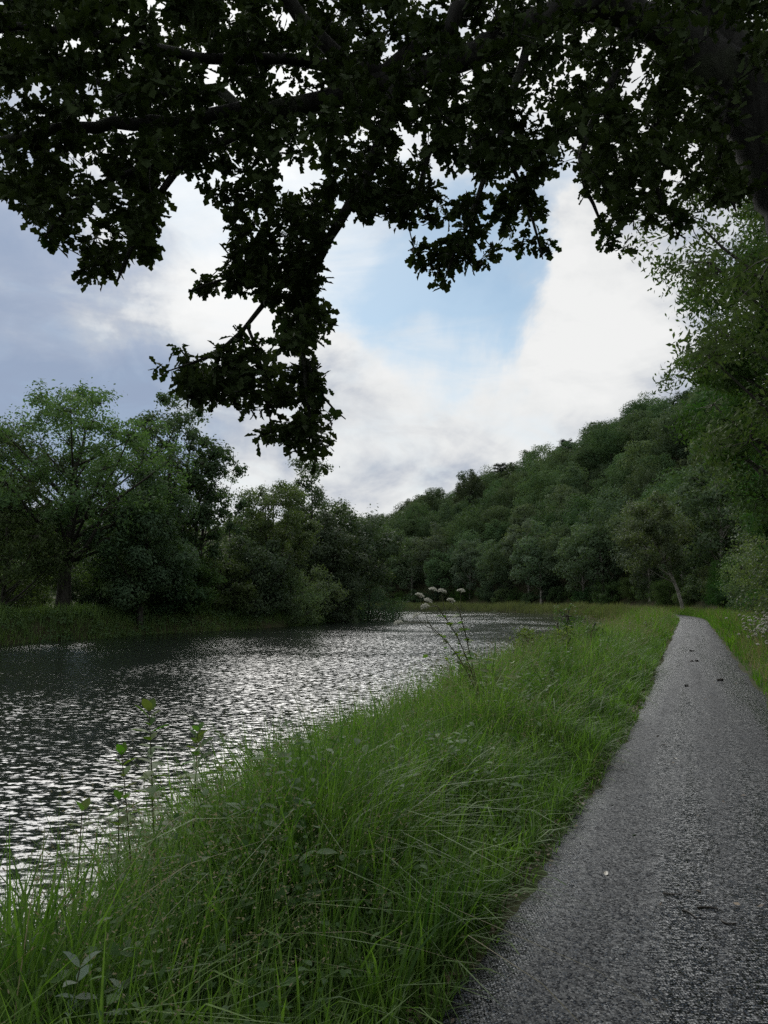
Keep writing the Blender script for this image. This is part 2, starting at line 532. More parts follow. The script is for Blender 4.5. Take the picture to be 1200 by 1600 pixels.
sv = np.concatenate([np.arange(-30, 30, 0.5), np.arange(30, 80, 1.0), np.arange(80, 440, 3.0)])
nv = np.concatenate([np.arange(-205, -6, 4.0), np.arange(-6, 8, 0.35), np.arange(8, 31, 5.0), np.arange(31, 38, 0.5), np.arange(38, 118, 4.0)])
SS, NN = np.meshgrid(sv, nv, indexing='ij')
GX, GY = sn2xy(SS, NN)
GZ = terr(SS, NN)
g = grid_mesh('ground', GX, GY, GZ, M['ground'])
tag(g, 'grassy ground of the river banks and wooded hillside', kind='structure')

# the wider land, out to the horizon, with a far ridge beyond the left bank
rr = np.concatenate([np.linspace(2, 400, 40), np.geomspace(420, 4500, 30)])
aa = np.linspace(-math.pi, math.pi, 121)
RR, AA = np.meshgrid(rr, aa, indexing='ij')
LX, LY = RR * np.sin(AA), RR * np.cos(AA) + 50


def far_ridge(x, y):
    return 46 * np.exp(-(((x + 150) / 190) ** 2) - ((y - 430) / 120) ** 2)


LZ = -3.2 + far_ridge(LX, LY)
g = grid_mesh('terrain', LX, LY, LZ, M['ground'])
tag(g, 'wide low land reaching to the horizon behind the trees', kind='structure')

ps = np.concatenate([np.arange(-20, 20, 0.12), np.arange(20, 90, 0.6), np.arange(90, 330, 2.0)])
rng = np.random.default_rng(3)
def path_left(s):
    return np.interp(s, [0, 3, 6, 10, 16], [1.14, 1.10, 0.98, 0.88, 0.85])


def ragged(k, amp):
    a = rng.normal(size=k)
    c = np.convolve(rng.normal(size=k), np.ones(7) / 7 ** 0.5, 'same')
    return amp * (0.4 * a + 0.8 * c) * np.interp(ps, [15, 25], [1.0, 0.35])


wobL = path_left(ps) + 0.03 * np.sin(ps * 1.1) + ragged(len(ps), 0.045)
wobR = -1.15 - 0.04 * np.sin(ps * 1.7 + 2) + ragged(len(ps), 0.022)
fr = np.linspace(0, 1, 9)
PN = wobR[:, None] * (1 - fr) + wobL[:, None] * fr
PS = np.repeat(ps[:, None], 9, 1)
PX, PY = sn2xy(PS, PN)
PZ = 0.012 + 0.035 * (1 - (2 * fr - 1) ** 2)[None, :] + 0 * PX
PZ[:, 0] -= 0.03
PZ[:, -1] -= 0.03
p = grid_mesh('path', PX, PY, PZ, M['path'])
tag(p, 'narrow dark damp asphalt towpath running along the river', kind='structure')

wsv = np.concatenate([np.arange(-30, 60, 3.0), np.arange(60, 420, 4.0)])
wnv = np.linspace(2.6, 37, 12)
WS, WN = np.meshgrid(wsv, wnv, indexing='ij')
WX, WY = sn2xy(WS, WN)
wtr = grid_mesh('water', WX, WY, np.full_like(WX, WATER_Z), M['water'])
tag(wtr, 'rippled dark river reflecting the bright sky', kind='structure')

# ------------------------------------------------------------------ trees
def bez(a, c, b, k=6):
    t = np.linspace(0, 1, k)[:, None]
    return (1 - t) ** 2 * a + 2 * t * (1 - t) * c + t * t * b


def tree_parts(seed, H, R, th, tr, ncl, nleaf, ls, asp=0.5, flat=0.8, rcf=0.34, lean=(0, 0), sub=9, shell=2.5,
               twigs=True, sides=7, stems=1, droop=0.25, egg=0.0, leafmat='ash_leaf', barkmat='bark', narrow_top=0.3, nr=0.7, tight=0.24, shell_leaf=0.0):
    """returns (trunk mesh, crown mesh) for a tree standing on the origin"""
    rng = np.random.default_rng(seed)
    tb, cb = MB(), MB()
    zc, c = (th + H) / 2, (H - th) / 2
    # crown clumps, spread by best candidate
    C = []
    for i in range(ncl):
        best, bd = None, -1
        for _ in range(10):
            d = unit(rng.normal(size=3))
            r = rng.random() ** (1 / shell)
            p = d * r
            wz = 1 - narrow_top * max(0, p[2]) - egg * max(0, -p[2])
            q = np.array([p[0] * R * wz, p[1] * R * wz, p[2] * c])
            dd = min((np.linalg.norm(q - k) for k in C), default=9e9)
            if dd > bd:
                best, bd = q, dd
        C.append(best)
    C = np.array(C)
    # stems
    stemlines = []
    for sidx in range(stems):
        k = 9
        t = np.linspace(0, 1, k)
        off = np.array([0, 0]) if stems == 1 else rng.normal(size=2) * R * 0.35
        top = 0.86 * H
        pts = np.stack([lean[0] * t ** 1.3 + off[0] * t ** 0.9 + np.cumsum(rng.normal(size=k)) * 0.012 * H * t,
                        lean[1] * t ** 1.3 + off[1] * t ** 0.9 + np.cumsum(rng.normal(size=k)) * 0.012 * H * t,
                        -0.4 + t * (top + 0.4)], 1)
        rad = tr * (1 - t) ** 0.85 + 0.02
        rad[0] *= 1.35
        tb.tube(pts, rad, sides)
        stemlines.append((pts, rad))
    C = C + np.array([lean[0] * 0.7, lean[1] * 0.7, zc])
    for ci, q in enumerate(C):
        rc = R * rcf * rng.uniform(0.75, 1.25)
        pts, rad = stemlines[ci % stems]
        hd = np.hypot(q[0] - np.interp(q[2], pts[:, 2], pts[:, 0]), q[1] - np.interp(q[2], pts[:, 2], pts[:, 1]))
        zb = np.clip(q[2] - hd * rng.uniform(0.55, 1.1), th * 0.75, 0.84 * H)
        a = np.array([np.interp(zb, pts[:, 2], pts[:, 0]), np.interp(zb, pts[:, 2], pts[:, 1]), zb])
        r0 = np.interp(zb, pts[:, 2], rad) * rng.uniform(0.35, 0.6)
        mid = (a + q) / 2 + np.array([0, 0, -0.12 * hd]) + rng.normal(size=3) * 0.08 * hd
        if twigs:
            tb.tube(bez(a, mid, q, 6), np.linspace(r0, max(0.018, r0 * 0.25), 6), 5)
        u = unit(rng.normal(size=(sub, 3)))
        rs = rng.random(sub)[:, None] ** (1 / 2.2)
        Q = q + u * rs * rc * np.array([1, 1, flat])
        if twigs:
            for k in range(sub):
                tb.tube(bez(q, (q + Q[k]) / 2 + rng.normal(size=3) * 0.1 * rc, Q[k], 3), np.linspace(max(0.02, r0 * 0.22), 0.008, 3), 3, cap=False)
        m = int(nleaf / (ncl * sub))
        P = np.repeat(Q, m, 0) + rng.normal(size=(m * sub, 3)) * rc * tight * np.array([1, 1, 0.8])
        if shell_leaf:
            ms = int(len(P) * shell_leaf)
            us = unit(rng.normal(size=(ms, 3)))
            P[:ms] = q + us * rc * rng.uniform(0.78, 1.06, (ms, 1)) * np.array([1, 1, flat])
        N = (P - q) / rc + np.array([0, 0, 0.45]) + rng.normal(size=P.shape) * nr
        L = ls * rng.uniform(0.6, 1.3, len(P))
        leaf_quads(cb, P, N, L, L * asp, rng, droop)
    return tb.mesh('trunk', M[barkmat], True), cb.mesh('crown', M[leafmat])


def plant_tree(name, meshes, label, cat, x, y, rot=0.0, sc=1.0, group=None, z=None):
    zz = float(zat(x, y)) if z is None else z
    o = link(name, None, None, (x, y, zz - 0.05), (0, 0, rot), sc)
    tag(o, label, cat, group)
    link('trunk', meshes[0], o)
    link('crown', meshes[1], o)
    return o


def at_px(px, Y):
    return (px - 600) / 1200.0 * Y, Y   # near enough the horizon row


ORD = ['first', 'second', 'third', 'fourth', 'fifth', 'sixth', 'seventh', 'eighth', 'ninth', 'tenth', 'eleventh', 'twelfth']


def nth(i):
    return ORD[i] if i < 12 else '%d%s' % (i + 1, {1: 'st', 2: 'nd', 3: 'rd'}.get((i + 1) % 10, 'th') if not 10 < i + 1 < 14 else 'th')


# ---- left bank, each tree its own
def left_tree(name, label, px, Y, cat='tree', rot=0.0, sc=1.0, meshes=None, group=None, **kw):
    x, y = at_px(px, Y)
    ms = meshes or tree_parts(**kw)
    return plant_tree(name, ms, label, cat, x, y, rot, sc, group)


left_tree('ash_tree', 'broad ash tree with a thick dark forked trunk on the far left bank', 103, 50,
          seed=11, H=14.8, R=7.0, th=4.4, tr=0.5, ncl=60, nleaf=32000, ls=0.26, asp=0.45, rcf=0.22, flat=0.7, shell=2.2, leafmat='ash_leaf', tight=0.2, nr=0.5)
left_tree('ash_tree', 'tall ash at the left picture edge, crown cut by the frame', -55, 50,
          seed=12, H=13.6, R=6.0, th=3.0, tr=0.34, ncl=46, nleaf=22000, ls=0.26, asp=0.45, rcf=0.25, flat=0.7, leafmat='ash_leaf', tight=0.2, nr=0.5)
left_tree('slender_tree', 'slender tall sparse tree with several thin stems on the left bank', 262, 60,
          seed=13, H=17.4, R=3.9, th=3.2, tr=0.24, ncl=44, nleaf=22000, ls=0.27, asp=0.55, rcf=0.29, flat=0.9, stems=3, shell=2.4, leafmat='dark_leaf', narrow_top=0.15)
left_tree('slender_tree', 'thin open crowned tree leaning right beside the slender stems', 305, 61,
          seed=14, H=14.6, R=2.9, th=3.4, tr=0.18, ncl=30, nleaf=10000, ls=0.27, asp=0.5, rcf=0.30, flat=0.9, stems=2, lean=(1.2, 0), leafmat='dark_leaf', narrow_top=0.1)
left_tree('round_tree', 'mid green rounded tree in front of the slender stems', 222, 53,
          seed=15, H=10.6, R=3.4, th=1.6, tr=0.2, ncl=28, nleaf=20000, ls=0.26, asp=0.45, rcf=0.36, leafmat='ash_leaf', shell_leaf=0.5, nr=0.4)
left_tree('olive_tree_bush', 'brownish green low tree at the left picture edge by the bank', 8, 45.5, cat='tree',
          seed=16, H=7.9, R=3.3, th=0.6, tr=0.16, ncl=22, nleaf=16000, ls=0.2, asp=0.45, rcf=0.38, leafmat='olive_leaf')
left_tree('sparse_tree', 'thin half bare tree in the gap left of the dark thicket', 362, 70,
          seed=17, H=12.2, R=2.0, th=3, tr=0.13, ncl=16, nleaf=1500, ls=0.24, rcf=0.36, stems=2, leafmat='olive_leaf')
left_tree('thicket_tree', 'loose leafy tree with thin upright shoots over the water', 425, 72,
          seed=18, H=12.4, R=3.7, th=2.0, tr=0.2, ncl=32, nleaf=22000, ls=0.26, asp=0.5, rcf=0.33, stems=3, leafmat='olive_leaf', narrow_top=0.2)
left_tree('poplar_tree', 'tall narrow tree rising directly under the hanging oak spray', 482, 86,
          seed=19, H=16.6, R=3.9, th=2.5, tr=0.26, ncl=30, nleaf=13000, ls=0.32, rcf=0.32, leafmat='dark_leaf', narrow_top=0.2)
left_tree('dense_tree', 'dense dark green round tree at the river bend', 548, 93,
          seed=20, H=12.8, R=5.4, th=1.6, tr=0.3, ncl=34, nleaf=24000, ls=0.33, asp=0.55, rcf=0.34, leafmat='dark_leaf', shell_leaf=0.5, nr=0.4)
left_tree('dense_tree', 'dark tree between the tall narrow tree and the bend', 505, 84,
          seed=21, H=10.4, R=4.2, th=1.2, tr=0.24, ncl=28, nleaf=18000, ls=0.31, asp=0.55, rcf=0.36, leafmat='dark_leaf', shell_leaf=0.5, nr=0.4)
left_tree('willow_bush', 'low dome shaped dark willow bush at the water edge by the bend', 572, 88, cat='bush',
          seed=22, H=5.6, R=4.2, th=-0.6, tr=0.12, ncl=30, nleaf=19000, ls=0.22, asp=0.28, rcf=0.34, leafmat='dark_leaf', stems=3, narrow_top=0.35)
left_tree('willow_bush', 'pale green willow bush overhanging the water below the thicket', 452, 70.5, cat='bush',
          seed=23, H=4.4, R=3.0, th=-0.4, tr=0.08, ncl=20, nleaf=9000, ls=0.24, asp=0.28, rcf=0.36, leafmat='ash_leaf', stems=3)
bushA = tree_parts(seed=24, H=5.2, R=3.2, th=-0.3, tr=0.1, ncl=22, nleaf=11000, ls=0.25, rcf=0.38, leafmat='dark_leaf', stems=3)
bushB = tree_parts(seed=25, H=4.6, R=2.7, th=-0.3, tr=0.1, ncl=20, nleaf=9000, ls=0.23, rcf=0.38, leafmat='olive_leaf', stems=3)
bushC = tree_parts(seed=26, H=4.0, R=2.8, th=-0.4, tr=0.1, ncl=20, nleaf=9000, ls=0.24, rcf=0.4, leafmat='ash_leaf', stems=2)
for px, Y, ms, rot, sc, lab in (
        (48, 56, bushA, 0.3, 0.7, 'dark bush left of the broad ash trunk'),
        (158, 56, bushA, 1.3, 0.75, 'dark bush right of the broad ash trunk'),
        (196, 54, bushC, 2.1, 1.0, 'green bush below the mid green rounded tree'),
        (240, 57, bushA, 2.8, 0.95, 'dark bush at the foot of the slender stems'),
        (292, 59, bushB, 0.9, 1.0, 'olive bush right of the slender stems'),
        (335, 63, bushB, 1.9, 1.1, 'brownish bush in the gap between slender stems and thicket'),
        (375, 66, bushA, 3.9, 1.15, 'dark shadowy bush left of the thicket by the water'),
        (412, 69, bushA, 5.0, 1.15, 'dark bush under the thicket over the water'),
        (480, 76, bushC, 5.2, 1.1, 'green bush between thicket and river bend'),
        (525, 82, bushA, 4.4, 1.0, 'dark bush just left of the dome willow')):
    left_tree('bank_bush', lab, px, Y, cat='bush', rot=rot, sc=sc, meshes=ms, group='bushes along the left bank')
backA = tree_parts(seed=27, H=9.5, R=4.6, th=1.0, tr=0.22, ncl=26, nleaf=6500, ls=0.40, rcf=0.36, leafmat='dark_leaf')
backB = tree_parts(seed=28, H=10.5, R=4.2, th=1.2, tr=0.22, ncl=26, nleaf=6500, ls=0.40, rcf=0.36, leafmat='olive_leaf')
for i, (px, Y, sc) in enumerate(((-20, 70, .9), (60, 74, .85), (130, 78, .85), (200, 76, .8), (262, 82, .85), (318, 88, .75), (395, 98, .85), (440, 100, .95), (520, 112, 1.1), (560, 120, 1.0))):
    left_tree('copse_tree', '%s copse tree from the left behind the left bank row' % nth(i), px, Y, rot=i * 1.7, sc=sc, meshes=(backA, backB)[i % 2], group='copse behind the left bank trees')

# ---- right side of the path
def side_tree(name, label, s, n, cat='tree', rot=0.0, sc=1.0, meshes=None, group=None, **kw):
    x, y = sn2xy(s, n)
    return plant_tree(name, meshes or tree_parts(**kw), label, cat, float(x), float(y), rot, sc, group)


side_tree('ash_tree', 'tall fresh green ash arching over the path from the right', 34, -7.4,
          seed=31, H=20, R=7.0, th=2.5, tr=0.4, ncl=95, nleaf=92000, ls=0.235, asp=0.4, rcf=0.23, flat=0.6, droop=0.5, leafmat='fresh_leaf', lean=(-0.5, 0), narrow_top=0.2, tight=0.18, nr=0.5)
side_tree('ash_tree', 'nearest ash at the right picture edge under the oak boughs', 24, -6.3,
          seed=38, H=19.0, R=6.2, th=2.4, tr=0.3, ncl=84, nleaf=56000, ls=0.205, asp=0.4, rcf=0.25, flat=0.65, droop=0.5, leafmat='fresh_leaf', narrow_top=0.0, tight=0.18, nr=0.5)
side_tree('ash_tree', 'pale stemmed ash behind the arching ash beside the path', 47, -8.4,
          seed=32, H=17, R=7.0, th=1.6, tr=0.34, ncl=76, nleaf=46000, ls=0.29, asp=0.42, rcf=0.25, flat=0.65, droop=0.4, leafmat='fresh_leaf', barkmat='pale_bark', lean=(-0.8, -0.5), tight=0.18, nr=0.5)
side_tree('ash_tree', 'green ash near the bend of the path', 60, -10.5,
          seed=33, H=15.5, R=7.0, th=1.4, tr=0.32, ncl=54, nleaf=34000, tight=0.19, nr=0.5, ls=0.25, asp=0.42, rcf=0.3, leafmat='fresh_leaf')
side_tree('dark_tree', 'dark green tree right of the leaning pale trunk', 72, -9.5,
          seed=34, H=15, R=5.4, th=1.2, tr=0.3, ncl=38, nleaf=20000, ls=0.28, rcf=0.32, leafmat='dark_leaf')
side_tree('leaning_tree', 'tree with a bare pale leaning trunk where the path bends', 92, -3.4,
          seed=35, H=13.0, R=3.6, th=4.6, tr=0.2, ncl=26, nleaf=13000, ls=0.3, rcf=0.34, leafmat='ash_leaf', barkmat='pale_bark', lean=(-4.2, -0.3))
rb1 = tree_parts(seed=36, H=5.4, R=3.2, th=-0.5, tr=0.08, ncl=30, nleaf=22000, ls=0.14, asp=0.55, rcf=0.34, leafmat='ash_leaf', stems=3)
rb2 = tree_parts(seed=37, H=4.6, R=2.8, th=-0.5, tr=0.08, ncl=26, nleaf=18000, ls=0.15, asp=0.5, rcf=0.36, leafmat='fresh_leaf', stems=3)
for s, n, ms, rot, sc, lab in (
        (33, -6.3, rb1, 0.2, 0.9, 'glossy leaved bush at the right picture edge'),
        (40, -6.6, rb1, 1.5, 1.1, 'tall glossy bush above the white flowers'),
        (47, -6.6, rb2, 2.2, 1.0, 'light green bush beyond the white flowers'),
        (55, -6.8, rb1, 3.1, 1.2, 'green bush midway to the bend right of the path'),
        (64, -7.2, rb2, 4.4, 1.2, 'yellowish bush close to the path bend'),
        (75, -7.2, rb1, 5.0, 1.1, 'bush right of the leaning pale trunk'),
        (87, -7.0, rb2, 5.7, 0.8, 'small light bush at the foot of the leaning pale trunk')):
    side_tree('path_bush', lab, s, n, cat='bush', rot=rot, sc=sc, meshes=ms, group='bushes on the right of the path')

ug = np.random.default_rng(44)
s = 80.0
k = 0
while s < 300:
    side_tree('undergrowth_bush', '%s low bush of the hill foot undergrowth from the leaning pale trunk' % nth(k), s, -6.6 - ug.uniform(0, 2.2), cat='bush', rot=ug.uniform(0, 6.28),
              sc=ug.uniform(0.55, 1.0), meshes=(bushA, bushC, rb2, bushB)[k % 4], group='undergrowth at the hill foot')
    s += ug.uniform(3.5, 6.0)
    k += 1

# ---- the wooded hillside: one object per tree
wood = []
for i in range(7):
    rg = np.random.default_rng(50 + i)
    wood.append(tree_parts(seed=60 + i, H=rg.uniform(10, 15), R=rg.uniform(3.8, 6.2), th=rg.uniform(0.5, 2.0), tr=0.24, ncl=28, nleaf=9000,
                           ls=0.40, asp=0.62, rcf=0.36, sub=6, twigs=False, sides=5, leafmat='wood_leaf', nr=0.45, narrow_top=rg.uniform(0.1, 0.5), shell_leaf=0.6))
edge_wood = [tree_parts(seed=80 + i, H=13.5, R=4.4, th=2.6, tr=0.22, ncl=26, nleaf=8000, ls=0.4, asp=0.55, rcf=0.34, sub=7, sides=6, shell_leaf=0.6, nr=0.4,
                        leafmat=('pale_leaf', 'wood_leaf', 'pale_leaf')[i], barkmat=('pale_bark', 'bark', 'pale_bark')[i]) for i in range(3)]
rng = np.random.default_rng(7)
spots = []
# first row along the far bend, trunks in view
s = 97.0
k = 0
while s < 330:
    n = -7.0 - rng.uniform(0, 3.5)
    x, y = sn2xy(s, n)
    spots.append((float(x), float(y)))
    side_tree('edge_tree', '%s front row tree at the hill foot from the leaning pale trunk' % nth(k), s, n, rot=rng.uniform(0, 6.28), sc=rng.uniform(0.85, 1.25),
              meshes=edge_wood[k % 3], group='front row of trees at the hill foot')
    s += rng.uniform(5.5, 8.5)
    k += 1
cand = []
for _ in range(14000):
    s, n = rng.uniform(66, 345), -rng.uniform(13, 128)
    x, y = sn2xy(s, n)
    x, y = float(x), float(y)
    px = 600 + 1200 * x / y if y > 20 else 9999
    if not (560 < px < 1180):
        continue
    d = math.hypot(x, y)
    md = 5.1 + 0.0035 * d
    if all((x - a) ** 2 + (y - b) ** 2 > md * md for a, b in spots):
        spots.append((x, y))
        cand.append((d, x, y))
cand.sort()
zones = {}
for d, x, y in cand[:300]:
    hs_, hn_ = xy2sn(x, y)
    zone = 'low slope' if hn_ > -38 else 'middle slope' if hn_ > -72 else 'high slope' if hn_ > -102 else 'crest'
    hp_ = 600 + 1200 * x / y
    beside = ('by the pointed conifers' if hp_ < 690 else 'left of the layered pine' if hp_ < 800 else 'below the layered pine' if hp_ < 870
              else 'below the halfway pine' if hp_ < 940 else 'below the highest pine' if hp_ < 1020 else 'behind the pathside ashes')
    zones.setdefault((zone, beside), []).append((hp_, x, y))
for (zone, beside), lst in zones.items():
    lst.sort()
    for i, (hp_, x, y) in enumerate(lst):
        lab = 'rounded tree, %s from left of those on the %s %s' % (nth(i), zone, beside)
        plant_tree('hill_tree', wood[rng.integers(7)], lab, 'tree', x, y, rng.uniform(0, 6.28), rng.uniform(0.5, 1.08), 'trees of the hillside wood')


# ---- pines on the ridge
def pine_parts(seed, H, flat_top):
    rng = np.random.default_rng(seed)
    tb, cb = MB(), MB()
    z = np.linspace(-0.5, H, 8)
    tb.tube(np.stack([0.15 * np.sin(z), 0.1 * np.cos(z * 0.7), z], 1), np.linspace(0.28, 0.05, 8), 6)
    lev = np.linspace(0.45 * H if flat_top else 0.12 * H, H, 8 if flat_top else 20)
    for i, zz in enumerate(lev):
        f = (zz - lev[0]) / (H - lev[0])
        rad = (3.4 - 1.6 * abs(f - 0.5)) if flat_top else 2.6 * (1 - f) + 0.35
        for k in range(6):
            a = rng.uniform(0, 6.28)
            e = np.array([math.cos(a) * rad, math.sin(a) * rad, zz + (0.3 if flat_top else -0.3)])
            tb.tube(bez(np.array([0, 0, zz - 0.3]), np.array([e[0] / 2, e[1] / 2, zz]), e, 4), np.linspace(0.06, 0.02, 4), 3)
            t = rng.random((110, 1)) ** 0.6
            P = np.array([0, 0, zz - 0.1]) * (1 - t) + e * t + rng.normal(size=(110, 3)) * np.array([0.38, 0.38, 0.2])
            leaf_quads(cb, P, np.array([0, 0, 1.0]) + rng.normal(size=P.shape) * 0.5, 0.5, 0.22, rng, 0.0)
    return tb.mesh('trunk', M['bark'], True), cb.mesh('crown', M['pine_leaf'])


pines = [pine_parts(91, 13.5, True), pine_parts(92, 12.5, True), pine_parts(93, 13, False)]
for px, Y, k, lab in ((1003, 262, 0, 'flat topped pine on the highest ridge beside the ash'),
                      (892, 268, 1, 'flat topped pine halfway up the ridge'),
                      (832, 262, 0, 'layered pine standing out on the low shoulder of the ridge'),
                      (786, 268, 1, 'small pine left of the layered pine on the ridge'),
                      (658, 290, 2, 'pointed conifer at the low end of the ridge'),
                      (640, 292, 2, 'second pointed conifer at the low end of the ridge')):
    YY = np.arange(150, 420, 2.0)
    XX = (px - 600) / 1200 * YY
    ZZ = zat(XX, YY)
    j = int(np.argmax((ZZ + 8) / YY))
    x, y = float(XX[j]), float(YY[j])
    plant_tree('pine_tree', pines[k], lab, 'pine tree', x, y, px * 0.7, 0.72 if k == 2 else 1.0, 'conifers on the ridge')

# ---- far wood on the ridge beyond the left bank (one mass)
rng = np.random.default_rng(17)
mb = MB()
for _ in range(260):
    x, y = rng.uniform(-330, 30), rng.uniform(330, 470)
    z = -3.2 + far_ridge(x, y)
    P = unit(rng.normal(size=(70, 3)))
    N = P * np.array([1, 1, 1.2]) + rng.normal(size=P.shape) * 0.4
    P = P * np.array([5.5, 5.5, 5.5]) * rng.uniform(0.8, 1, (70, 1)) + np.array([x, y, z + 5.5])
    leaf_quads(mb, P, N, 2.4, 1.7, rng)
o = mb.build('far_wood', M['wood_leaf'])
tag(o, 'distant wooded ridge seen through the gap in the left trees', kind='stuff')

# ------------------------------------------------------------------ the oak that frames the view
oak = link('oak_tree', None, None, (6.1, 7.7, float(zat(6.1, 7.7))))
tag(oak, 'big dark oak leaning over the path, its leafy boughs hanging across the top', 'tree')
OAK0 = np.array(oak.location)


def limb(pts, r, sides=8, name='limb', k=None):
    """pts: (px, py, Y) through the picture, or world triples marked with None"""
    W = np.array([at(*p) if len(p) == 3 else p[0] for p in pts])
    # resample as a smooth curve
    seg = np.concatenate([[0], np.cumsum(np.linalg.norm(np.diff(W, axis=0), axis=1))])
    kk = k or max(6, int(seg[-1] / 0.16))
    t = np.linspace(0, seg[-1], kk)
    Q = np.stack([np.interp(t, seg, W[:, i]) for i in range(3)], 1)
    for _ in range(3):
        Q[1:-1] = (Q[:-2] + 2 * Q[1:-1] + Q[2:]) / 4
    rg = np.random.default_rng(int(abs(W[0][0]) * 1000) % 9999)
    Q[1:-1] += rg.normal(size=Q[1:-1].shape) * min(0.02, r[0] * 0.12)
    rad = np.interp(t, seg, np.interp(np.linspace(0, 1, len(seg)), np.linspace(0, 1, len(r)), r))
    b = MB()
    b.tube(Q - OAK0, rad, sides)
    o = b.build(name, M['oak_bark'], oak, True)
    limb_pts.append(Q)
    return Q


limb_pts = []
fork = at(1172, 150, 7.2)
limb([(np.array([6.1, 7.7, -0.3]),), (np.array([5.95, 7.65, 0.4]),), (np.array([5.5, 7.5, 2.4]),), (np.array([4.7, 7.35, 4.4]),), (1215, 255, 7.2), (1172, 150, 7.2)],
     [0.62, 0.46, 0.41, 0.38, 0.34, 0.31], 14, 'trunk')
limb([(1180, 175, 7.2), (1105, 85, 7.15), (1030, 45, 7.1), (965, 8, 7.05), (900, 8, 7.0), (827, 37, 6.95), (773, 70, 6.9), (693, 105, 6.85), (613, 128, 6.8)],
     [0.29, 0.23, 0.19, 0.165, 0.15, 0.135, 0.125, 0.115, 0.105], 12)
limb([(1176, 160, 7.2), (1120, 60, 7.35), (1075, -30, 7.5), (1030, -200, 7.6), (1040, -420, 7.6)], [0.27, 0.25, 0.23, 0.2, 0.14], 12)
limb([(1075, -30, 7.5), (960, -90, 7.1), (850, -80, 6.9), (740, 5, 6.8), (667, 70, 6.75), (592, 118, 6.75)], [0.15, 0.13, 0.11, 0.085, 0.075, 0.06], 9)
limb([(613, 128, 6.8), (560, 136, 6.75), (464, 174, 6.65), (373, 174, 6.6), (250, 195, 6.5), (100, 200, 6.4), (-80, 235, 6.3), (-220, 260, 6.2)],
     [0.11, 0.105, 0.09, 0.075, 0.06, 0.048, 0.035, 0.02], 9)
limb([(592, 115, 6.75), (528, 105, 6.7), (500, 60, 6.5), (430, -20, 6.3), (300, -140, 6.0), (150, -260, 5.6)], [0.085, 0.08, 0.07, 0.06, 0.05, 0.03], 8)
limb([(528, 107, 6.7), (440, 85, 6.4), (330, 100, 6.1), (200, 60, 5.9), (40, 40, 5.7), (-150, 60, 5.5)], [0.06, 0.05, 0.045, 0.04, 0.03, 0.02], 7)
limb([(373, 172, 6.6), (350, 130, 6.7), (260, 150, 7.0), (160, 130, 7.3), (60, 110, 7.6), (-60, 90, 7.9)], [0.05, 0.045, 0.04, 0.033, 0.028, 0.015], 7)
limb([(430, 175, 6.6), (350, 225, 6.4), (280, 250, 6.2), (258, 290, 6.1), (229, 345, 6.0), (195, 400, 5.9), (183, 440, 5.85)], [0.05, 0.043, 0.036, 0.03, 0.026, 0.018, 0.008], 7)
limb([(280, 250, 6.2), (180, 270, 6.0), (100, 320, 5.9), (70, 370, 5.8)], [0.03, 0.025, 0.018, 0.008], 6)
limb([(620, 128, 6.8), (603, 176, 6.7), (592, 250, 6.6), (549, 315, 6.5), (505, 385, 6.45), (487, 427, 6.4), (479, 461, 6.4), (466, 500, 6.35), (477, 573, 6.35), (483, 657, 6.3), (487, 715, 6.3)],
     [0.065, 0.06, 0.055, 0.048, 0.042, 0.035, 0.028, 0.022, 0.018, 0.012, 0.006], 8)
limb([(492, 410, 6.42), (442, 440, 6.35), (405, 475, 6.3), (388, 513, 6.25), (358, 545, 6.2), (300, 575, 6.15), (262, 580, 6.1)], [0.03, 0.026, 0.022, 0.019, 0.015, 0.01, 0.005], 6)
limb([(388, 513, 6.25), (397, 540, 6.25), (413, 557, 6.25), (420, 610, 6.25), (425, 690, 6.25)], [0.016, 0.014, 0.012, 0.009, 0.005], 6)
limb([(442, 440, 6.35), (380, 425, 6.3), (330, 440, 6.25), (295, 455, 6.2)], [0.018, 0.015, 0.01, 0.005], 6)
limb([(478, 560, 6.35), (510, 640, 6.35), (540, 655, 6.35)], [0.014, 0.01, 0.005], 5)
limb([(830, 40, 6.95), (821, 96, 6.8), (795, 150, 6.7), (784, 224, 6.6), (768, 250, 6.5), (740, 330, 6.4), (702, 410, 6.3), (695, 436, 6.3)], [0.045, 0.042, 0.038, 0.033, 0.028, 0.02, 0.012, 0.006], 7)
limb([(784, 224, 6.6), (820, 300, 6.6), (840, 360, 6.6), (848, 405, 6.6)], [0.022, 0.018, 0.012, 0.006], 6)
limb([(700, 105, 6.85), (690, 190, 6.7), (655, 280, 6.6), (640, 360, 6.5)], [0.035, 0.03, 0.02, 0.008], 6)
limb([(990, 25, 7.08), (960, 120, 7.0), (923, 197, 6.9), (896, 261, 6.85), (930, 325, 6.8), (950, 372, 6.8)], [0.05, 0.042, 0.035, 0.025, 0.016, 0.006], 7)
limb([(1060, 60, 7.1), (1040, 150, 7.0), (1010, 240, 6.9), (1030, 310, 6.9), (1045, 345, 6.9)], [0.045, 0.036, 0.026, 0.016, 0.006], 7)
limb([(1140, 120, 7.2), (1120, 220, 6.7), (1130, 290, 6.5), (1150, 330, 6.4)], [0.05, 0.035, 0.02, 0.008], 7)
limb([(1200, 230, 7.2), (1260, 120, 7.4), (1340, 60, 7.6), (1430, 150, 7.8)], [0.14, 0.1, 0.07, 0.03], 8)
limb([(1075, -30, 7.5), (900, -230, 6.6), (700, -300, 5.8), (500, -330, 5.0), (300, -380, 4.4)], [0.13, 0.1, 0.08, 0.055, 0.03], 8)
limb([(1030, -200, 7.6), (850, -330, 7.8), (600, -260, 8.2), (420, -150, 8.6), (250, -40, 9.0), (80, 20, 9.3)], [0.13, 0.1, 0.08, 0.06, 0.045, 0.02], 8)

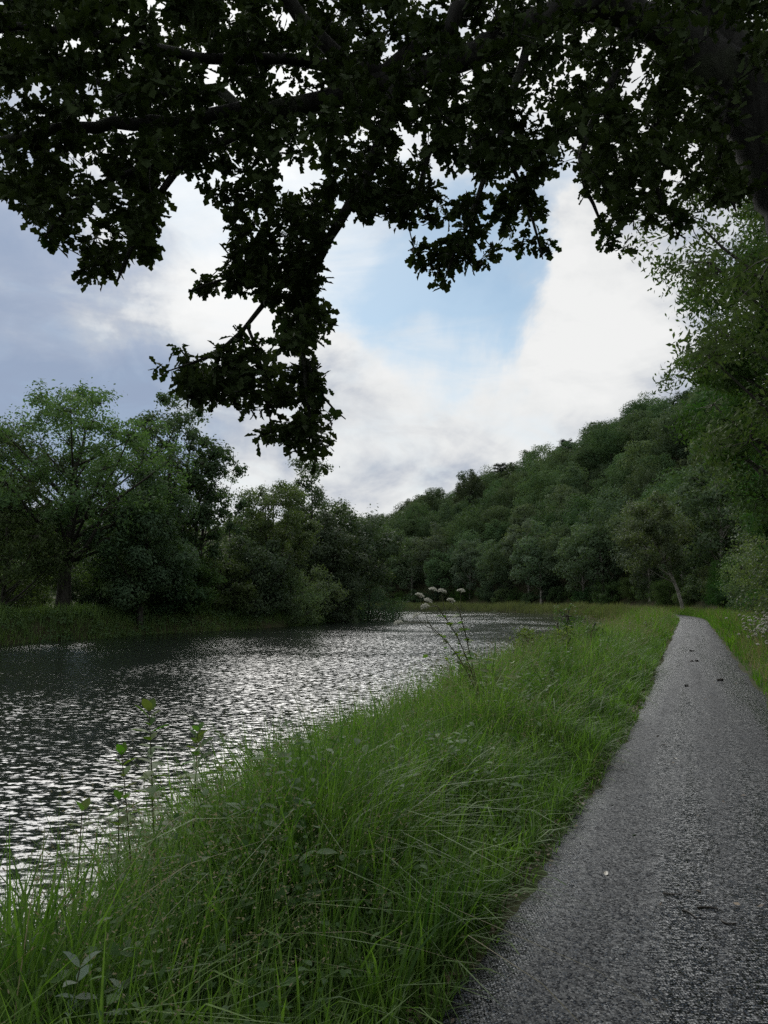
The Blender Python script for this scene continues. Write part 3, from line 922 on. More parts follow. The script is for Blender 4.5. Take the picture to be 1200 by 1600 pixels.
POLY = [(-260, -520), (-260, 300), (-60, 300), (0, 312), (25, 335), (60, 378), (105, 415), (132, 462), (180, 478), (212, 450), (256, 425), (254, 372),
        (262, 325), (330, 318), (345, 330), (350, 365), (352, 392), (322, 398), (312, 425), (282, 448), (306, 464), (360, 455), (402, 470), (425, 496),
        (432, 515), (415, 540), (392, 528), (368, 516), (345, 520), (300, 526), (262, 556), (234, 572), (266, 602), (290, 630), (312, 640), (345, 645), (375, 664), (395, 700),
        (432, 700), (452, 718), (490, 726), (524, 704), (526, 684), (536, 656), (515, 604), (500, 560), (518, 520), (524, 470), (506, 425), (508, 392),
        (548, 366), (545, 340), (585, 345), (630, 372), (646, 420), (662, 444), (694, 464), (712, 442), (752, 422), (786, 434), (806, 394), (845, 408),
        (874, 380), (868, 345), (852, 300), (876, 280), (900, 300), (906, 345), (938, 370), (960, 412), (1000, 388), (1052, 372), (1085, 342), (1130, 322),
        (1200, 312), (1480, 330), (1480, -520)]
HOLES = [(400, 505, 22), (475, 285, 26), (880, 290, 22), (300, 300, 16), (352, 505, 10), (700, 20, 22), (420, 250, 10), (205, 205, 18), (145, 185, 16),
         (265, 285, 22), (640, 210, 16), (650, 330, 12), (905, 210, 12), (690, 255, 16), (560, 60, 14), (250, 45, 14), (1000, 205, 12), (440, 115, 16), (790, 95, 12), (215, 110, 12),
         (735, 180, 10), (850, 180, 10), (810, 270, 14), (1090, 180, 10), (100, 240, 9), (60, 190, 9), (345, 205, 10)]


def in_poly(x, y, poly):
    poly = np.array(poly, float)
    x1, y1 = poly[:, 0], poly[:, 1]
    x2, y2 = np.roll(x1, -1), np.roll(y1, -1)
    c = (y1 > y) != (y2 > y)
    xi = (x2 - x1) * (y - y1) / (y2 - y1 + 1e-12) + x1
    return np.count_nonzero(c & (x < xi)) % 2 == 1


def edge_dist(x, y, poly):
    A = np.array(poly, float)
    B = np.roll(A, -1, 0)
    d = B - A
    t = np.clip(((x - A[:, 0]) * d[:, 0] + (y - A[:, 1]) * d[:, 1]) / ((d ** 2).sum(1) + 1e-9), 0, 1)
    q = A + d * t[:, None]
    return np.hypot(q[:, 0] - x, q[:, 1] - y).min()


rng = np.random.default_rng(5)
sprays = []
LP = np.concatenate(limb_pts[1:])
TRUNKLINE = [(1215, 255, 60), (1172, 150, 60), (1105, 85, 34), (1030, 45, 22), (965, 8, 16), (900, 8, 14), (1120, 60, 30), (1075, -30, 20)]
BARE = np.array([(a[0] + (b[0] - a[0]) * t, a[1] + (b[1] - a[1]) * t, a[2] + (b[2] - a[2]) * t)
                 for a, b in zip(TRUNKLINE[:-2], TRUNKLINE[1:-1]) for t in (0, .25, .5, .75)] + TRUNKLINE[-2:])


def allowed(px, py, inset):
    if not in_poly(px, py, POLY) or edge_dist(px, py, POLY) < inset:
        return False
    return not any((px - hx) ** 2 + (py - hy) ** 2 < hr * hr for hx, hy, hr in HOLES)


LIMBPX = []
for Q in limb_pts[1:7]:
    fw = Q[:, 1] * math.cos(R_(PITCH)) + (Q[:, 2] - CAM_H) * math.sin(R_(PITCH))
    up = (Q[:, 2] - CAM_H) * math.cos(R_(PITCH)) - Q[:, 1] * math.sin(R_(PITCH))
    LIMBPX.append(np.stack([600 + 1200 * Q[:, 0] / fw, 800 - 1200 * up / fw], 1))
LIMBPX = np.concatenate(LIMBPX)
clumps = []
tries = 0
while len(clumps) < 725 and tries < 60000:
    tries += 1
    if len(clumps) < 40:
        px, py = rng.uniform(230, 550), rng.uniform(330, 740)
    elif rng.random() < 0.84:
        px, py = rng.uniform(-30, 1230), rng.uniform(-30, 740)
    else:
        px, py = rng.uniform(-260, 1480), rng.uniform(-520, 330)
    if not allowed(px, py, 14):
        continue
    low = smooth(200, 420, py)
    yc = np.interp(px, [-260, 300, 600, 900, 1200, 1480], [6.1, 6.35, 6.6, 6.85, 7.1, 7.6])
    Y = float(np.clip(yc + rng.normal() * 0.55 * (1.7 - 1.1 * low), 4.7, 9.2))
    # keep clumps from sitting on top of each other
    if any((px - a) ** 2 + (py - b) ** 2 < 20 ** 2 and abs(Y - c) < 0.4 for a, b, c in clumps):
        continue
    clumps.append((px, py, Y))
for px, py, Y in clumps:
    for _ in range(rng.integers(5, 8)):
        for _t in range(6):
            qx, qy = px + rng.normal() * 17, py + rng.normal() * 14
            if allowed(qx, qy, 7):
                break
        else:
            continue
        Yq = Y + rng.normal() * 0.12
        nb = np.hypot(BARE[:, 0] - qx, BARE[:, 1] - qy) < BARE[:, 2]
        if nb.any():
            Yq = max(Yq, 7.75 + rng.uniform(0, 0.6)) if rng.random() < 0.8 else Yq
        elif np.hypot(LIMBPX[:, 0] - qx, LIMBPX[:, 1] - qy).min() < 13 and rng.random() < 0.7:
            Yq = max(Yq, 7.2 + rng.uniform(0, 0.6))
        sprays.append((at(qx, qy, Yq), qx, qy))
# leafy sprays along the thin outer boughs themselves
p_ = R_(PITCH)
for Q in limb_pts[5:]:
    L = len(Q)
    for i in range(int(L * 0.35), L):
        if rng.random() < 0.6:
            q = Q[i] + rng.normal(size=3) * 0.09
            dx, dy, dz = q[0], q[1], q[2] - CAM_H
            fw, up = dy * math.cos(p_) + dz * math.sin(p_), dz * math.cos(p_) - dy * math.sin(p_)
            qx, qy = 600 + 1200 * dx / fw, 800 - 1200 * up / fw
            if allowed(qx, qy, 2) and not (np.hypot(BARE[:, 0] - qx, BARE[:, 1] - qy) < BARE[:, 2]).any():
                sprays.append((q, qx, qy))
SP = np.array([q[0] for q in sprays])

# twigs: each spray hangs on the nearest limb or earlier twig
tw = MB()
nodes = LP.copy()
d0 = np.array([((LP - q) ** 2).sum(1).min() for q in SP])
order = np.argsort(d0)
buf = np.zeros((len(LP) + 2 * len(SP), 3))
buf[:len(LP)] = LP
cnt = len(LP)
ends = np.zeros_like(SP)
for idx in order:
    q = SP[idx]
    dd = ((buf[:cnt] - q) ** 2).sum(1)
    j = int(dd.argmin())
    a = buf[j]
    L = math.sqrt(dd[j])
    mid = (a + q) / 2 + rng.normal(size=3) * 0.12 * L + np.array([0, 0, 0.06 * L])
    tw.tube(bez(a, mid, q, 4) - OAK0, np.linspace(0.004 + 0.008 * min(L, 1.0), 0.0025, 4), 3, cap=False)
    buf[cnt] = mid
    buf[cnt + 1] = q
    cnt += 2
    ends[idx] = unit(q - mid)
o = tw.build('twigs', M['oak_bark'], oak)
o['kind'] = 'stuff'

# lobed oak leaf, folded along its midrib, unit length along +Y
half = np.array([(0, 0), (0.16, 0.22), (0.10, 0.33), (0.27, 0.50), (0.17, 0.60), (0.28, 0.78), (0, 1.0)])
hz = 0.28 * half[:, 0] - 0.10 * half[:, 1] ** 2
LEAF_V = np.concatenate([np.stack([half[:, 0], half[:, 1], hz], 1), np.stack([-half[1:-1, 0], half[1:-1, 1], hz[1:-1]], 1)])
LEAF_F = np.array([list(range(7)), [6] + list(range(11, 6, -1)) + [0]])


def scatter_leaf(V0, F0, P, T, N, S):
    """copies of a unit leaf: bases P, directions T, normals N, sizes S"""
    T = unit(T)
    B = unit(np.cross(T, N))
    N2 = np.cross(B, T)
    V = P[:, None, :] + S[:, None, None] * (V0[None, :, 0, None] * B[:, None, :] + V0[None, :, 1, None] * T[:, None, :] + V0[None, :, 2, None] * N2[:, None, :])
    k, m = len(P), len(V0)
    F = (F0[None] + (np.arange(k) * m)[:, None, None]).reshape(-1, F0.shape[1])
    return V.reshape(-1, 3), F, (B, T, N2)


P, T, N, S, pick = [], [], [], [], []
for i in range(len(SP)):
    m = rng.integers(8, 12)
    u = unit(rng.normal(size=(m, 3)) + ends[i] * 0.55)
    base = SP[i] + rng.normal(size=(m, 3)) * 0.022 - ends[i] * rng.uniform(0, 0.11, (m, 1))
    P.append(base)
    T.append(u + np.array([0, 0, -0.12]))
    N.append(np.array([0, 0, 0.9]) + rng.normal(size=(m, 3)) * 0.6)
    S.append(rng.uniform(0.075, 0.135, m))
    pick.append(np.full(m, edge_dist(sprays[i][1], sprays[i][2], POLY) if 0 < sprays[i][1] < 1200 and sprays[i][2] > 150 else 999.0))
P, T, N, S, pick = (np.concatenate(a) for a in (P, T, N, S, pick))
singles = np.argsort(pick + rng.random(len(pick)) * 6)[:300]
mask = np.ones(len(P), bool)
mask[singles] = False
V, F, _ = scatter_leaf(LEAF_V, LEAF_F, P[mask] - OAK0, T[mask], N[mask], S[mask])
mb = MB()
mb.add(V, F)
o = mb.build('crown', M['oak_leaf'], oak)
o['kind'] = 'stuff'
mb = MB()
mb.add(LEAF_V, LEAF_F)
oak_leaf_mesh = mb.mesh('leaf', M['oak_leaf'])
_, _, (B3, T3, N3) = scatter_leaf(LEAF_V, LEAF_F, P[singles], T[singles], N[singles], S[singles])
for k, i in enumerate(singles):
    o = link('leaf', oak_leaf_mesh, oak)
    mm = Matrix((B3[k] * S[i], T3[k] * S[i], N3[k] * S[i])).transposed().to_4x4()
    mm.translation = Vector(P[i] - OAK0)
    o.matrix_local = mm

# ------------------------------------------------------------------ grass
def blades(mb, X, Y, Z, Hh, Wd, lean, az, seg, rng, mat=0):
    k = len(X)
    t = np.linspace(0, 1, seg + 1)
    out = lean * Hh
    dirx, diry = np.cos(az), np.sin(az)
    sx, sy = -np.sin(az + rng.normal(size=k) * 0.6), np.cos(az + rng.normal(size=k) * 0.6)
    cols = []
    for i, tt in enumerate(t):
        cx = X + dirx * out * tt ** 2.2
        cy = Y + diry * out * tt ** 2.2
        cz = Z + Hh * (tt - np.clip(lean, 0, 2) ** 2 * 0.32 * tt ** 3)
        wd = Wd * (0.75 + 0.5 * tt) * (1 - tt ** 2.2) * 0.5
        if i < seg:
            cols.append(np.stack([cx - sx * wd, cy - sy * wd, cz], -1))
            cols.append(np.stack([cx + sx * wd, cy + sy * wd, cz], -1))
        else:
            cols.append(np.stack([cx, cy, cz], -1))
    V = np.stack(cols, 1)
    m = V.shape[1]
    off = (np.arange(k) * m)[:, None]
    V = V.reshape(-1, 3)
    base = mb.nv
    mb.v.append(V)
    mb.nv += len(V)
    for i in range(seg - 1):
        q = off + np.array([[2 * i, 2 * i + 1, 2 * i + 3, 2 * i + 2]])
        mb.f.append(q + base)
        mb.mi.append(np.full(k, mat))
    q = off + np.array([[2 * (seg - 1), 2 * (seg - 1) + 1, 2 * seg]])
    mb.f.append(q + base)
    mb.mi.append(np.full(k, mat))


def vnoise(x, y, f, seed=0):
    a = seed * 1.7
    return 0.5 + 0.25 * (np.sin(x * f + a) * np.cos(y * f * 0.8 + 2 * a) + np.sin((x + y) * f * 0.63 + 3 * a + np.sin(x * f * 0.4)))


def verge_height(s, n):
    """how tall the sward stands: low by the path, tall towards the water"""
    if_left = n > 0
    d = np.where(if_left, n - path_left(s), -1.15 - n)
    h = 0.27 + 0.33 * smooth(0.0, 0.9, d)
    x, y = sn2xy(s, n)
    h = h * (0.38 + 0.55 * vnoise(x, y, 1.1, 1) + 0.65 * vnoise(x, y, 3.4, 6))
    return h


def sow(s0, s1, n0, n1, tufts, per, wd, seg, seed, hmul=1.0, mat=0, spread=0.06, leanm=0.55, over=0.06):
    rng = np.random.default_rng(seed)
    ts, tn = rng.uniform(s0, s1, tufts), rng.uniform(n0, n1, tufts)
    keep = rng.random(tufts) < 0.35 + 0.9 * vnoise(*sn2xy(ts, tn), 2.3, 4)
    ts, tn = ts[keep], tn[keep]
    k = len(ts)
    tx, ty = sn2xy(ts, tn)
    th = verge_height(ts, tn) * rng.uniform(0.7, 1.3, k)
    taz = rng.uniform(0, 6.283, k)
    ang = rng.uniform(0, 6.283, (k, per))
    rr = np.abs(rng.normal(size=(k, per))) * spread
    X = (tx[:, None] + np.cos(ang) * rr).ravel()
    Y = (ty[:, None] + np.sin(ang) * rr).ravel()
    az = np.where(rng.random((k, per)) < 0.72, ang, taz[:, None] + rng.normal(size=(k, per)) * 0.7).ravel()
    Hh = (th[:, None] * rng.uniform(0.55, 1.25, (k, per))).ravel() * hmul
    s, n = xy2sn(X, Y)
    Z = terr(s, n) - 0.02
    ok = (Z > WATER_Z - 0.25) & ~((n < path_left(s) - over) & (n > -1.15 + over))
    X, Y, Z, Hh, az = X[ok], Y[ok], Z[ok], Hh[ok], az[ok]
    lean = np.abs(rng.normal(size=len(X))) * leanm + 0.1
    W = wd * rng.uniform(0.6, 1.4, len(X))
    return X, Y, Z, Hh, W, lean, az, seg, rng


g1 = MB()
blades(g1, *sow(1.2, 8.5, 0.80, 4.2, 6800, 8, 0.0115, 3, 101, leanm=0.65))
blades(g1, *sow(-4, 1.2, 0.80, 4.2, 1200, 8, 0.008, 3, 102))
blades(g1, *sow(8.5, 26, 0.80, 4.4, 8000, 8, 0.016, 3, 103, spread=0.08, leanm=0.7))
blades(g1, *sow(1.2, 9, 0.85, 4.0, 250, 3, 0.006, 4, 121, hmul=1.05, leanm=1.0), mat=1)
blades(g1, *sow(9, 26, 0.85, 4.0, 500, 3, 0.008, 3, 122, hmul=1.05, leanm=1.0), mat=1)
blades(g1, *sow(1.2, 9, 0.85, 3.8, 900, 4, 0.017, 4, 123, hmul=0.9, leanm=0.8), mat=0)
for (a0, a1) in ((1.2, 5), (5, 9), (9, 16)):
    pl_ = float(path_left((a0 + a1) / 2))
    blades(g1, *sow(a0, a1, pl_ - 0.17, pl_ + 0.22, int(110 * (a1 - a0)), 6, 0.009, 3, int(150 + a0), hmul=0.45, leanm=1.0, spread=0.05, over=0.16))
o = g1.build('grass', [M['grass'], M['straw']])
tag(o, 'long lush grass on the verge between path and river', kind='stuff')
g2 = MB()
blades(g2, *sow(26, 110, 0.80, 4.4, 7000, 7, 0.028, 2, 104, spread=0.12))
blades(g2, *sow(5, 26, -5.5, -1.10, 2600, 8, 0.013, 3, 105, spread=0.09))
blades(g2, *sow(10, 26, -4.5, -1.2, 900, 5, 0.012, 3, 129, hmul=1.2, spread=0.1), mat=1)
blades(g2, *sow(26, 110, -4.4, -1.10, 4500, 7, 0.028, 2, 106, spread=0.12))
blades(g2, *sow(26, 118, 0.85, 4.4, 2600, 5, 0.016, 2, 127, hmul=1.2, spread=0.12), mat=1)
blades(g2, *sow(20, 118, -6.0, -1.2, 3200, 5, 0.016, 2, 128, hmul=1.2, spread=0.12), mat=1)
o = g2.build('grass', [M['grass'], M['straw']])
tag(o, 'grass verges further along both sides of the path', kind='stuff')


g3 = MB()
blades(g3, *sow(92, 300, -5.0, 5.0, 6500, 7, 0.055, 2, 107, hmul=1.25, spread=0.2))
rs_ = np.random.default_rng(131)
rk = 13000
ss_, nn_ = rs_.uniform(85, 290, rk), rs_.uniform(2.6, 4.6, rk)
rx_, ry_ = sn2xy(ss_, nn_)
blades(g3, rx_, ry_, terr(ss_, nn_) - 0.05, (0.8 + 0.8 * vnoise(rx_, ry_, 0.5, 3)) * rs_.uniform(0.7, 1.2, rk), 0.06 * rs_.uniform(0.6, 1.3, rk),
       np.abs(rs_.normal(size=rk)) * 0.25, rs_.uniform(0, 6.28, rk), 2, rs_)
o = g3.build('reeds', M['reed'])
tag(o, 'dull green reeds and rough grass along the far bend of the river', kind='stuff')


def bank_grass():
    mb = MB()
    rng = np.random.default_rng(108)
    k = 36000
    s = rng.uniform(5, 110, k)
    n = rng.uniform(33.3, 38.5, k)
    x, y = sn2xy(s, n)
    z = terr(s, n) - 0.03
    cl = vnoise(x, y, 0.9, 2) * 0.6 + vnoise(x, y, 2.7, 5) * 0.4
    h = (0.35 + 0.75 * cl) * rng.uniform(0.6, 1.25, k)
    blades(mb, x, y, z, h, 0.046 * rng.uniform(0.6, 1.5, k), np.abs(rng.normal(size=k)) * 0.6 + 0.1, rng.uniform(0, 6.28, k), 2, rng)
    o = mb.build('grass', M['bank_grass'])
    tag(o, 'rough long grass on the far left bank above the water', kind='stuff')


bank_grass()


def bank_scrub():
    mb = MB()
    rng = np.random.default_rng(141)
    k = 420
    s, n = rng.uniform(8, 92, k), rng.uniform(33.6, 36.6, k)
    x, y = sn2xy(s, n)
    z = terr(s, n)
    for i in range(k):
        r = rng.uniform(0.3, 0.75)
        u = unit(rng.normal(size=(60, 3)))
        u[:, 2] = np.abs(u[:, 2])
        P = np.array([x[i], y[i], z[i]]) + u * r * rng.uniform(0.6, 1.05, (60, 1)) * np.array([1, 1, 1.1])
        leaf_quads(mb, P, u + rng.normal(size=u.shape) * 0.4 + np.array([0, 0, 0.3]), rng.uniform(0.09, 0.2, 60), rng.uniform(0.05, 0.1, 60), rng, 0.3)
    o = mb.build('scrub', M['scrub'])
    tag(o, 'low leafy scrub and brambles covering the far left bank', kind='stuff')


bank_scrub()


# flowering grass stems with loose seed heads
def seed_grass():
    mb = MB()
    rng = np.random.default_rng(109)
    s = np.concatenate([rng.uniform(1.2, 9, 600), rng.uniform(7, 30, 1500), rng.uniform(26, 100, 900)])
    n = np.concatenate([rng.uniform(1.2, 2.6, 600), rng.uniform(1.1, 3.3, 1500), rng.uniform(1.0, 3.6, 900)])
    se = 2.0 + 16 * rng.random(900) ** 1.4
    s = np.concatenate([s, se])
    n = np.concatenate([n, edge_n(se) + rng.uniform(-0.4, 0.55, 900)])
    k = len(s)
    x, y = sn2xy(s, n)
    z = terr(s, n)
    h = rng.uniform(0.55, 1.05, k) * (0.6 + 0.4 * smooth(0.9, 2.0, n))
    az = rng.uniform(0, 6.28, k)
    lean = rng.uniform(0.05, 0.5, k)
    thick = np.where(s < 9, 0.003, np.where(s < 26, 0.005, 0.010))
    blades(mb, x, y, z, h, thick, lean, az, 4, rng, 1)
    for t0, m in ((0.74, 12),):
        t = rng.uniform(t0, 1.0, (k, m))
        cx = x[:, None] + np.cos(az)[:, None] * (lean * h)[:, None] * t ** 2.2
        cy = y[:, None] + np.sin(az)[:, None] * (lean * h)[:, None] * t ** 2.2
        cz = z[:, None] + h[:, None] * (t - (np.clip(lean, 0, 2) ** 2)[:, None] * 0.32 * t ** 3)
        spread = (0.055 * (1.05 - t) / 0.3 + 0.004) * rng.uniform(0.3, 1.3, (k, 1))
        P = np.stack([cx, cy, cz], -1).reshape(-1, 3) + rng.normal(size=(k * m, 3)) * spread.reshape(-1, 1) * np.array([1, 1, 0.5])
        L = np.repeat(np.where(s < 9, 0.013, np.where(s < 26, 0.018, 0.03)), m) * rng.uniform(0.7, 1.4, k * m)
        leaf_quads(mb, P, rng.normal(size=P.shape), L, L * 0.35, rng, 0.3, mat=0)
    o = mb.build('seed_grass', [M['straw'], M['grass']])
    tag(o, 'loose brownish seed heads of the flowering grasses on the verge', kind='stuff')


seed_grass()


# broad leaved herbs among the grass
BROAD = np.array([(0, 0, 0), (0.20, 0.22, 0.05), (0.26, 0.48, 0.05), (0.15, 0.78, 0.0), (0, 1.0, -0.12), (-0.15, 0.78, 0.0), (-0.26, 0.48, 0.05), (-0.20, 0.22, 0.05), (0, 0.5, -0.03)])
BROAD_F = np.array([[0, 1, 8, 7], [1, 2, 3, 8], [8, 3, 4, 5], [7, 8, 5, 6]])


def herbs():
    mb = MB()
    rng = np.random.default_rng(110)
    s = np.concatenate([1.2 + 8 * rng.random(1500), rng.uniform(9, 30, 1700), rng.uniform(30, 75, 400)])
    n = np.concatenate([1.15 + 2.2 * rng.random(1500), 1.0 + 2.7 * rng.random(1700), rng.uniform(0.9, 3.8, 400)])
    k0 = len(s)
    pc = 46   # nettle patches
    ps_, pn_ = 2.5 + 20 * rng.random(pc), 1.25 + 1.5 * rng.random(pc)
    s = np.concatenate([s, np.repeat(ps_, 13) + rng.normal(size=pc * 13) * 0.17])
    n = np.concatenate([n, np.repeat(pn_, 13) + rng.normal(size=pc * 13) * 0.17])
    k, m = len(s), 9
    x, y = sn2xy(s, n)
    z = terr(s, n)
    h = verge_height(s, n) * rng.uniform(0.4, 1.0, k)
    h[k0:] = verge_height(s[k0:], n[k0:]) * rng.uniform(0.9, 1.25, k - k0)
    P = np.stack([x, y, z], -1)[:, None, :] + np.stack([rng.normal(size=(k, m)) * 0.05, rng.normal(size=(k, m)) * 0.05, rng.uniform(0.2, 1, (k, m)) * h[:, None]], -1)
    a = rng.uniform(0, 6.28, (k, m))
    T = np.stack([np.cos(a), np.sin(a), rng.uniform(-0.4, 0.5, (k, m))], -1)
    N = np.array([0, 0, 1.0]) + rng.normal(size=(k, m, 3)) * 0.3
    S = rng.uniform(0.02, 0.06, (k, m)) * rng.uniform(0.6, 1.4, (k, 1)) * np.where(s > 30, 1.5, np.where(np.arange(k) >= k0, 1.45, 1.0))[:, None]
    nr_ = s < 7
    V, F, _ = scatter_leaf(BROAD, BROAD_F, P[nr_].reshape(-1, 3), T[nr_].reshape(-1, 3), N[nr_].reshape(-1, 3), S[nr_].ravel())
    mb.add(V, F)
    leaf_quads(mb, P[~nr_].reshape(-1, 3), N[~nr_].reshape(-1, 3), S[~nr_].ravel(), S[~nr_].ravel() * 0.52, rng, 0.2)
    o = mb.build('weeds', M['weed_dark'])
    tag(o, 'broad leaved weeds growing through the verge grass', kind='stuff')


herbs()


# old leaves and bits lying along the left path edge
def litter():
    mb = MB()
    rng = np.random.default_rng(111)
    k = 3600
    s = 1.5 + 14 * rng.random(k) ** 1.3
    n = path_left(s) + 0.04 + rng.normal(size=k) * 0.10
    k2 = 260
    s = np.concatenate([s, rng.uniform(2, 18, k2)])
    n = np.concatenate([n, -1.14 + rng.normal(size=k2) * 0.07])
    s = np.concatenate([s, 2 + 22 * rng.random(130)])
    n = np.concatenate([n, rng.uniform(-1.0, 0.75, 130)])
    x, y = sn2xy(s, n)
    P = np.stack([x, y, np.full(len(s), 0.028)], -1)
    P[:, 2] += np.where((n < 0.8) & (n > -1.1), 0.02, 0.0) + rng.uniform(0, 0.02, len(s))
    a = rng.uniform(0, 6.28, len(s))
    T = np.stack([np.cos(a), np.sin(a), rng.normal(size=len(s)) * 0.12], -1)
    N = np.array([0, 0, 1.0]) + rng.normal(size=(len(s), 3)) * 0.3
    L = rng.uniform(0.012, 0.05, len(s))
    leaf_quads(mb, P, N, L, L * 0.5, rng, 0.0)
    o = mb.build('leaf_litter', M['dead'])
    tag(o, 'dead brown leaves strewn along the path edge', kind='stuff')


litter()

# ------------------------------------------------------------------ single plants
mb = MB()
mb.add(BROAD, BROAD_F)
weed_leaf_mesh = mb.mesh('leaf', M['weed_leaf'], True)
mb = MB()
mb.add(BROAD * np.array([0.9, 1, 1]), BROAD_F)
silver_leaf_mesh = mb.mesh('leaf', M['silver_leaf'], True)


def basis(t, n, s):
    t = unit(np.asarray(t, float))
    b = unit(np.cross(t, n))
    n2 = np.cross(b, t)
    return Matrix((b * s, t * s, n2 * s)).transposed().to_4x4()


def leafy_stem(name, label, cat, base, tops, leaf_mesh, levels, lsize, seed, start=0.15, group=None, rad=0.006):
    """an upright herb: stem(s) from base to each top, pairs of leaves turned crosswise"""
    rng = np.random.default_rng(seed)
    base = np.asarray(base, float)
    o = link(name, None, None, base)
    tag(o, label, cat, group)
    for top in tops:
        e = np.asarray(top, float) - base
        ctl = np.array([e[0] * 0.35, e[1] * 0.35, e[2] * 0.55])
        pts = bez(np.zeros(3), ctl, e, 10)
        sb = MB()
        sb.tube(pts, np.linspace(rad, rad * 0.4, 10), 6)
        sb.build('stem', M['stem'], o, True)
        for k in range(levels):
            f = start + (1 - start) * k / (levels - 1)
            p = pts[min(9, int(f * 9))] + (pts[min(9, int(f * 9) + 1)] - pts[min(9, int(f * 9))]) * (f * 9 - int(f * 9))
            a0 = k * 1.57 + rng.uniform(-0.3, 0.3)
            upw = 0.15 + 0.9 * max(0, f - 0.75) / 0.25
            for a in (a0, a0 + math.pi):
                if f < 0.7 and rng.random() < 0.12:
                    continue
                sz = lsize * (1.15 - 0.4 * f) * rng.uniform(0.7, 1.25)
                t = np.array([math.cos(a), math.sin(a), upw + rng.normal() * 0.25])
                lf = link('leaf', leaf_mesh, o)
                mm = basis(t, np.array([0, 0, 1.0]) + rng.normal(size=3) * 0.15, sz)
                mm.translation = Vector(p)
                lf.matrix_local = mm
    return o


def gpt(px, Y, dz=0.0):
    x = (px - 600) / 1200 * Y * 1.02
    return np.array([x, Y, float(zat(x, Y)) + dz])


leafy_stem('tall_weed', 'tallest upright leafy weed standing against the water, pale green tip', 'plant',
           gpt(268, 4.6), [at(233, 1112, 4.5)], weed_leaf_mesh, 26, 0.13, 1)
leafy_stem('tall_weed', 'upright leafy weed right of the tallest one against the water', 'plant',
           gpt(318, 4.8), [at(309, 1143, 4.7)], weed_leaf_mesh, 24, 0.125, 2)
leafy_stem('tall_weed', 'leafy weed leaning left of the tallest one', 'plant',
           gpt(240, 4.5), [at(190, 1180, 4.4)], weed_leaf_mesh, 16, 0.115, 3)
leafy_stem('tall_weed', 'short leafy weed lowest of the four beside the water', 'plant',
           gpt(212, 4.3), [at(186, 1250, 4.2)], weed_leaf_mesh, 12, 0.105, 4)
leafy_stem('tall_weed', 'slim leafy weed furthest right of the stems against the water', 'plant',
           gpt(352, 5.0), [at(347, 1196, 4.9)], weed_leaf_mesh, 15, 0.105, 6)
leafy_stem('tall_weed', 'slim leafy weed furthest left of the stems against the water', 'plant',
           gpt(150, 4.2), [at(128, 1268, 4.1)], weed_leaf_mesh, 12, 0.105, 7)
leafy_stem('silver_herb', 'small silvery green herb with paired downy leaves in the near grass', 'plant',
           gpt(135, 2.55), [at(125, 1512, 2.5), at(190, 1545, 2.55)], silver_leaf_mesh, 9, 0.085, 5, rad=0.005)


def umbel_mesh(seed, r, rays=16, per=9, sz=0.008):
    rng = np.random.default_rng(seed)
    b = MB()
    for k in range(rays):
        a = k * 2.4
        q = r * math.sqrt((k + 0.5) / rays)
        e = np.array([q * math.cos(a), q * math.sin(a), r * 0.8 - 0.62 * q * q / r])
        b.tube(bez(np.array([0, 0, -0.02]), np.array([e[0] * .5, e[1] * .5, e[2] * .5]), e, 3), 0.0012, 3, 0, cap=False)
        P = e + rng.normal(size=(per, 3)) * r * 0.15 * np.array([1, 1, 0.6])
        leaf_quads(b, P, np.array([0, 0, 1.0]) + rng.normal(size=P.shape) * 0.6, sz * 1.5, sz * 1.3, rng, 0.0, mat=1)
        leaf_quads(b, P, rng.normal(size=P.shape), sz * 1.4, sz * 1.2, rng, 0.0, mat=1)
    return b.mesh('flower_head', [M['stem'], M['white']])


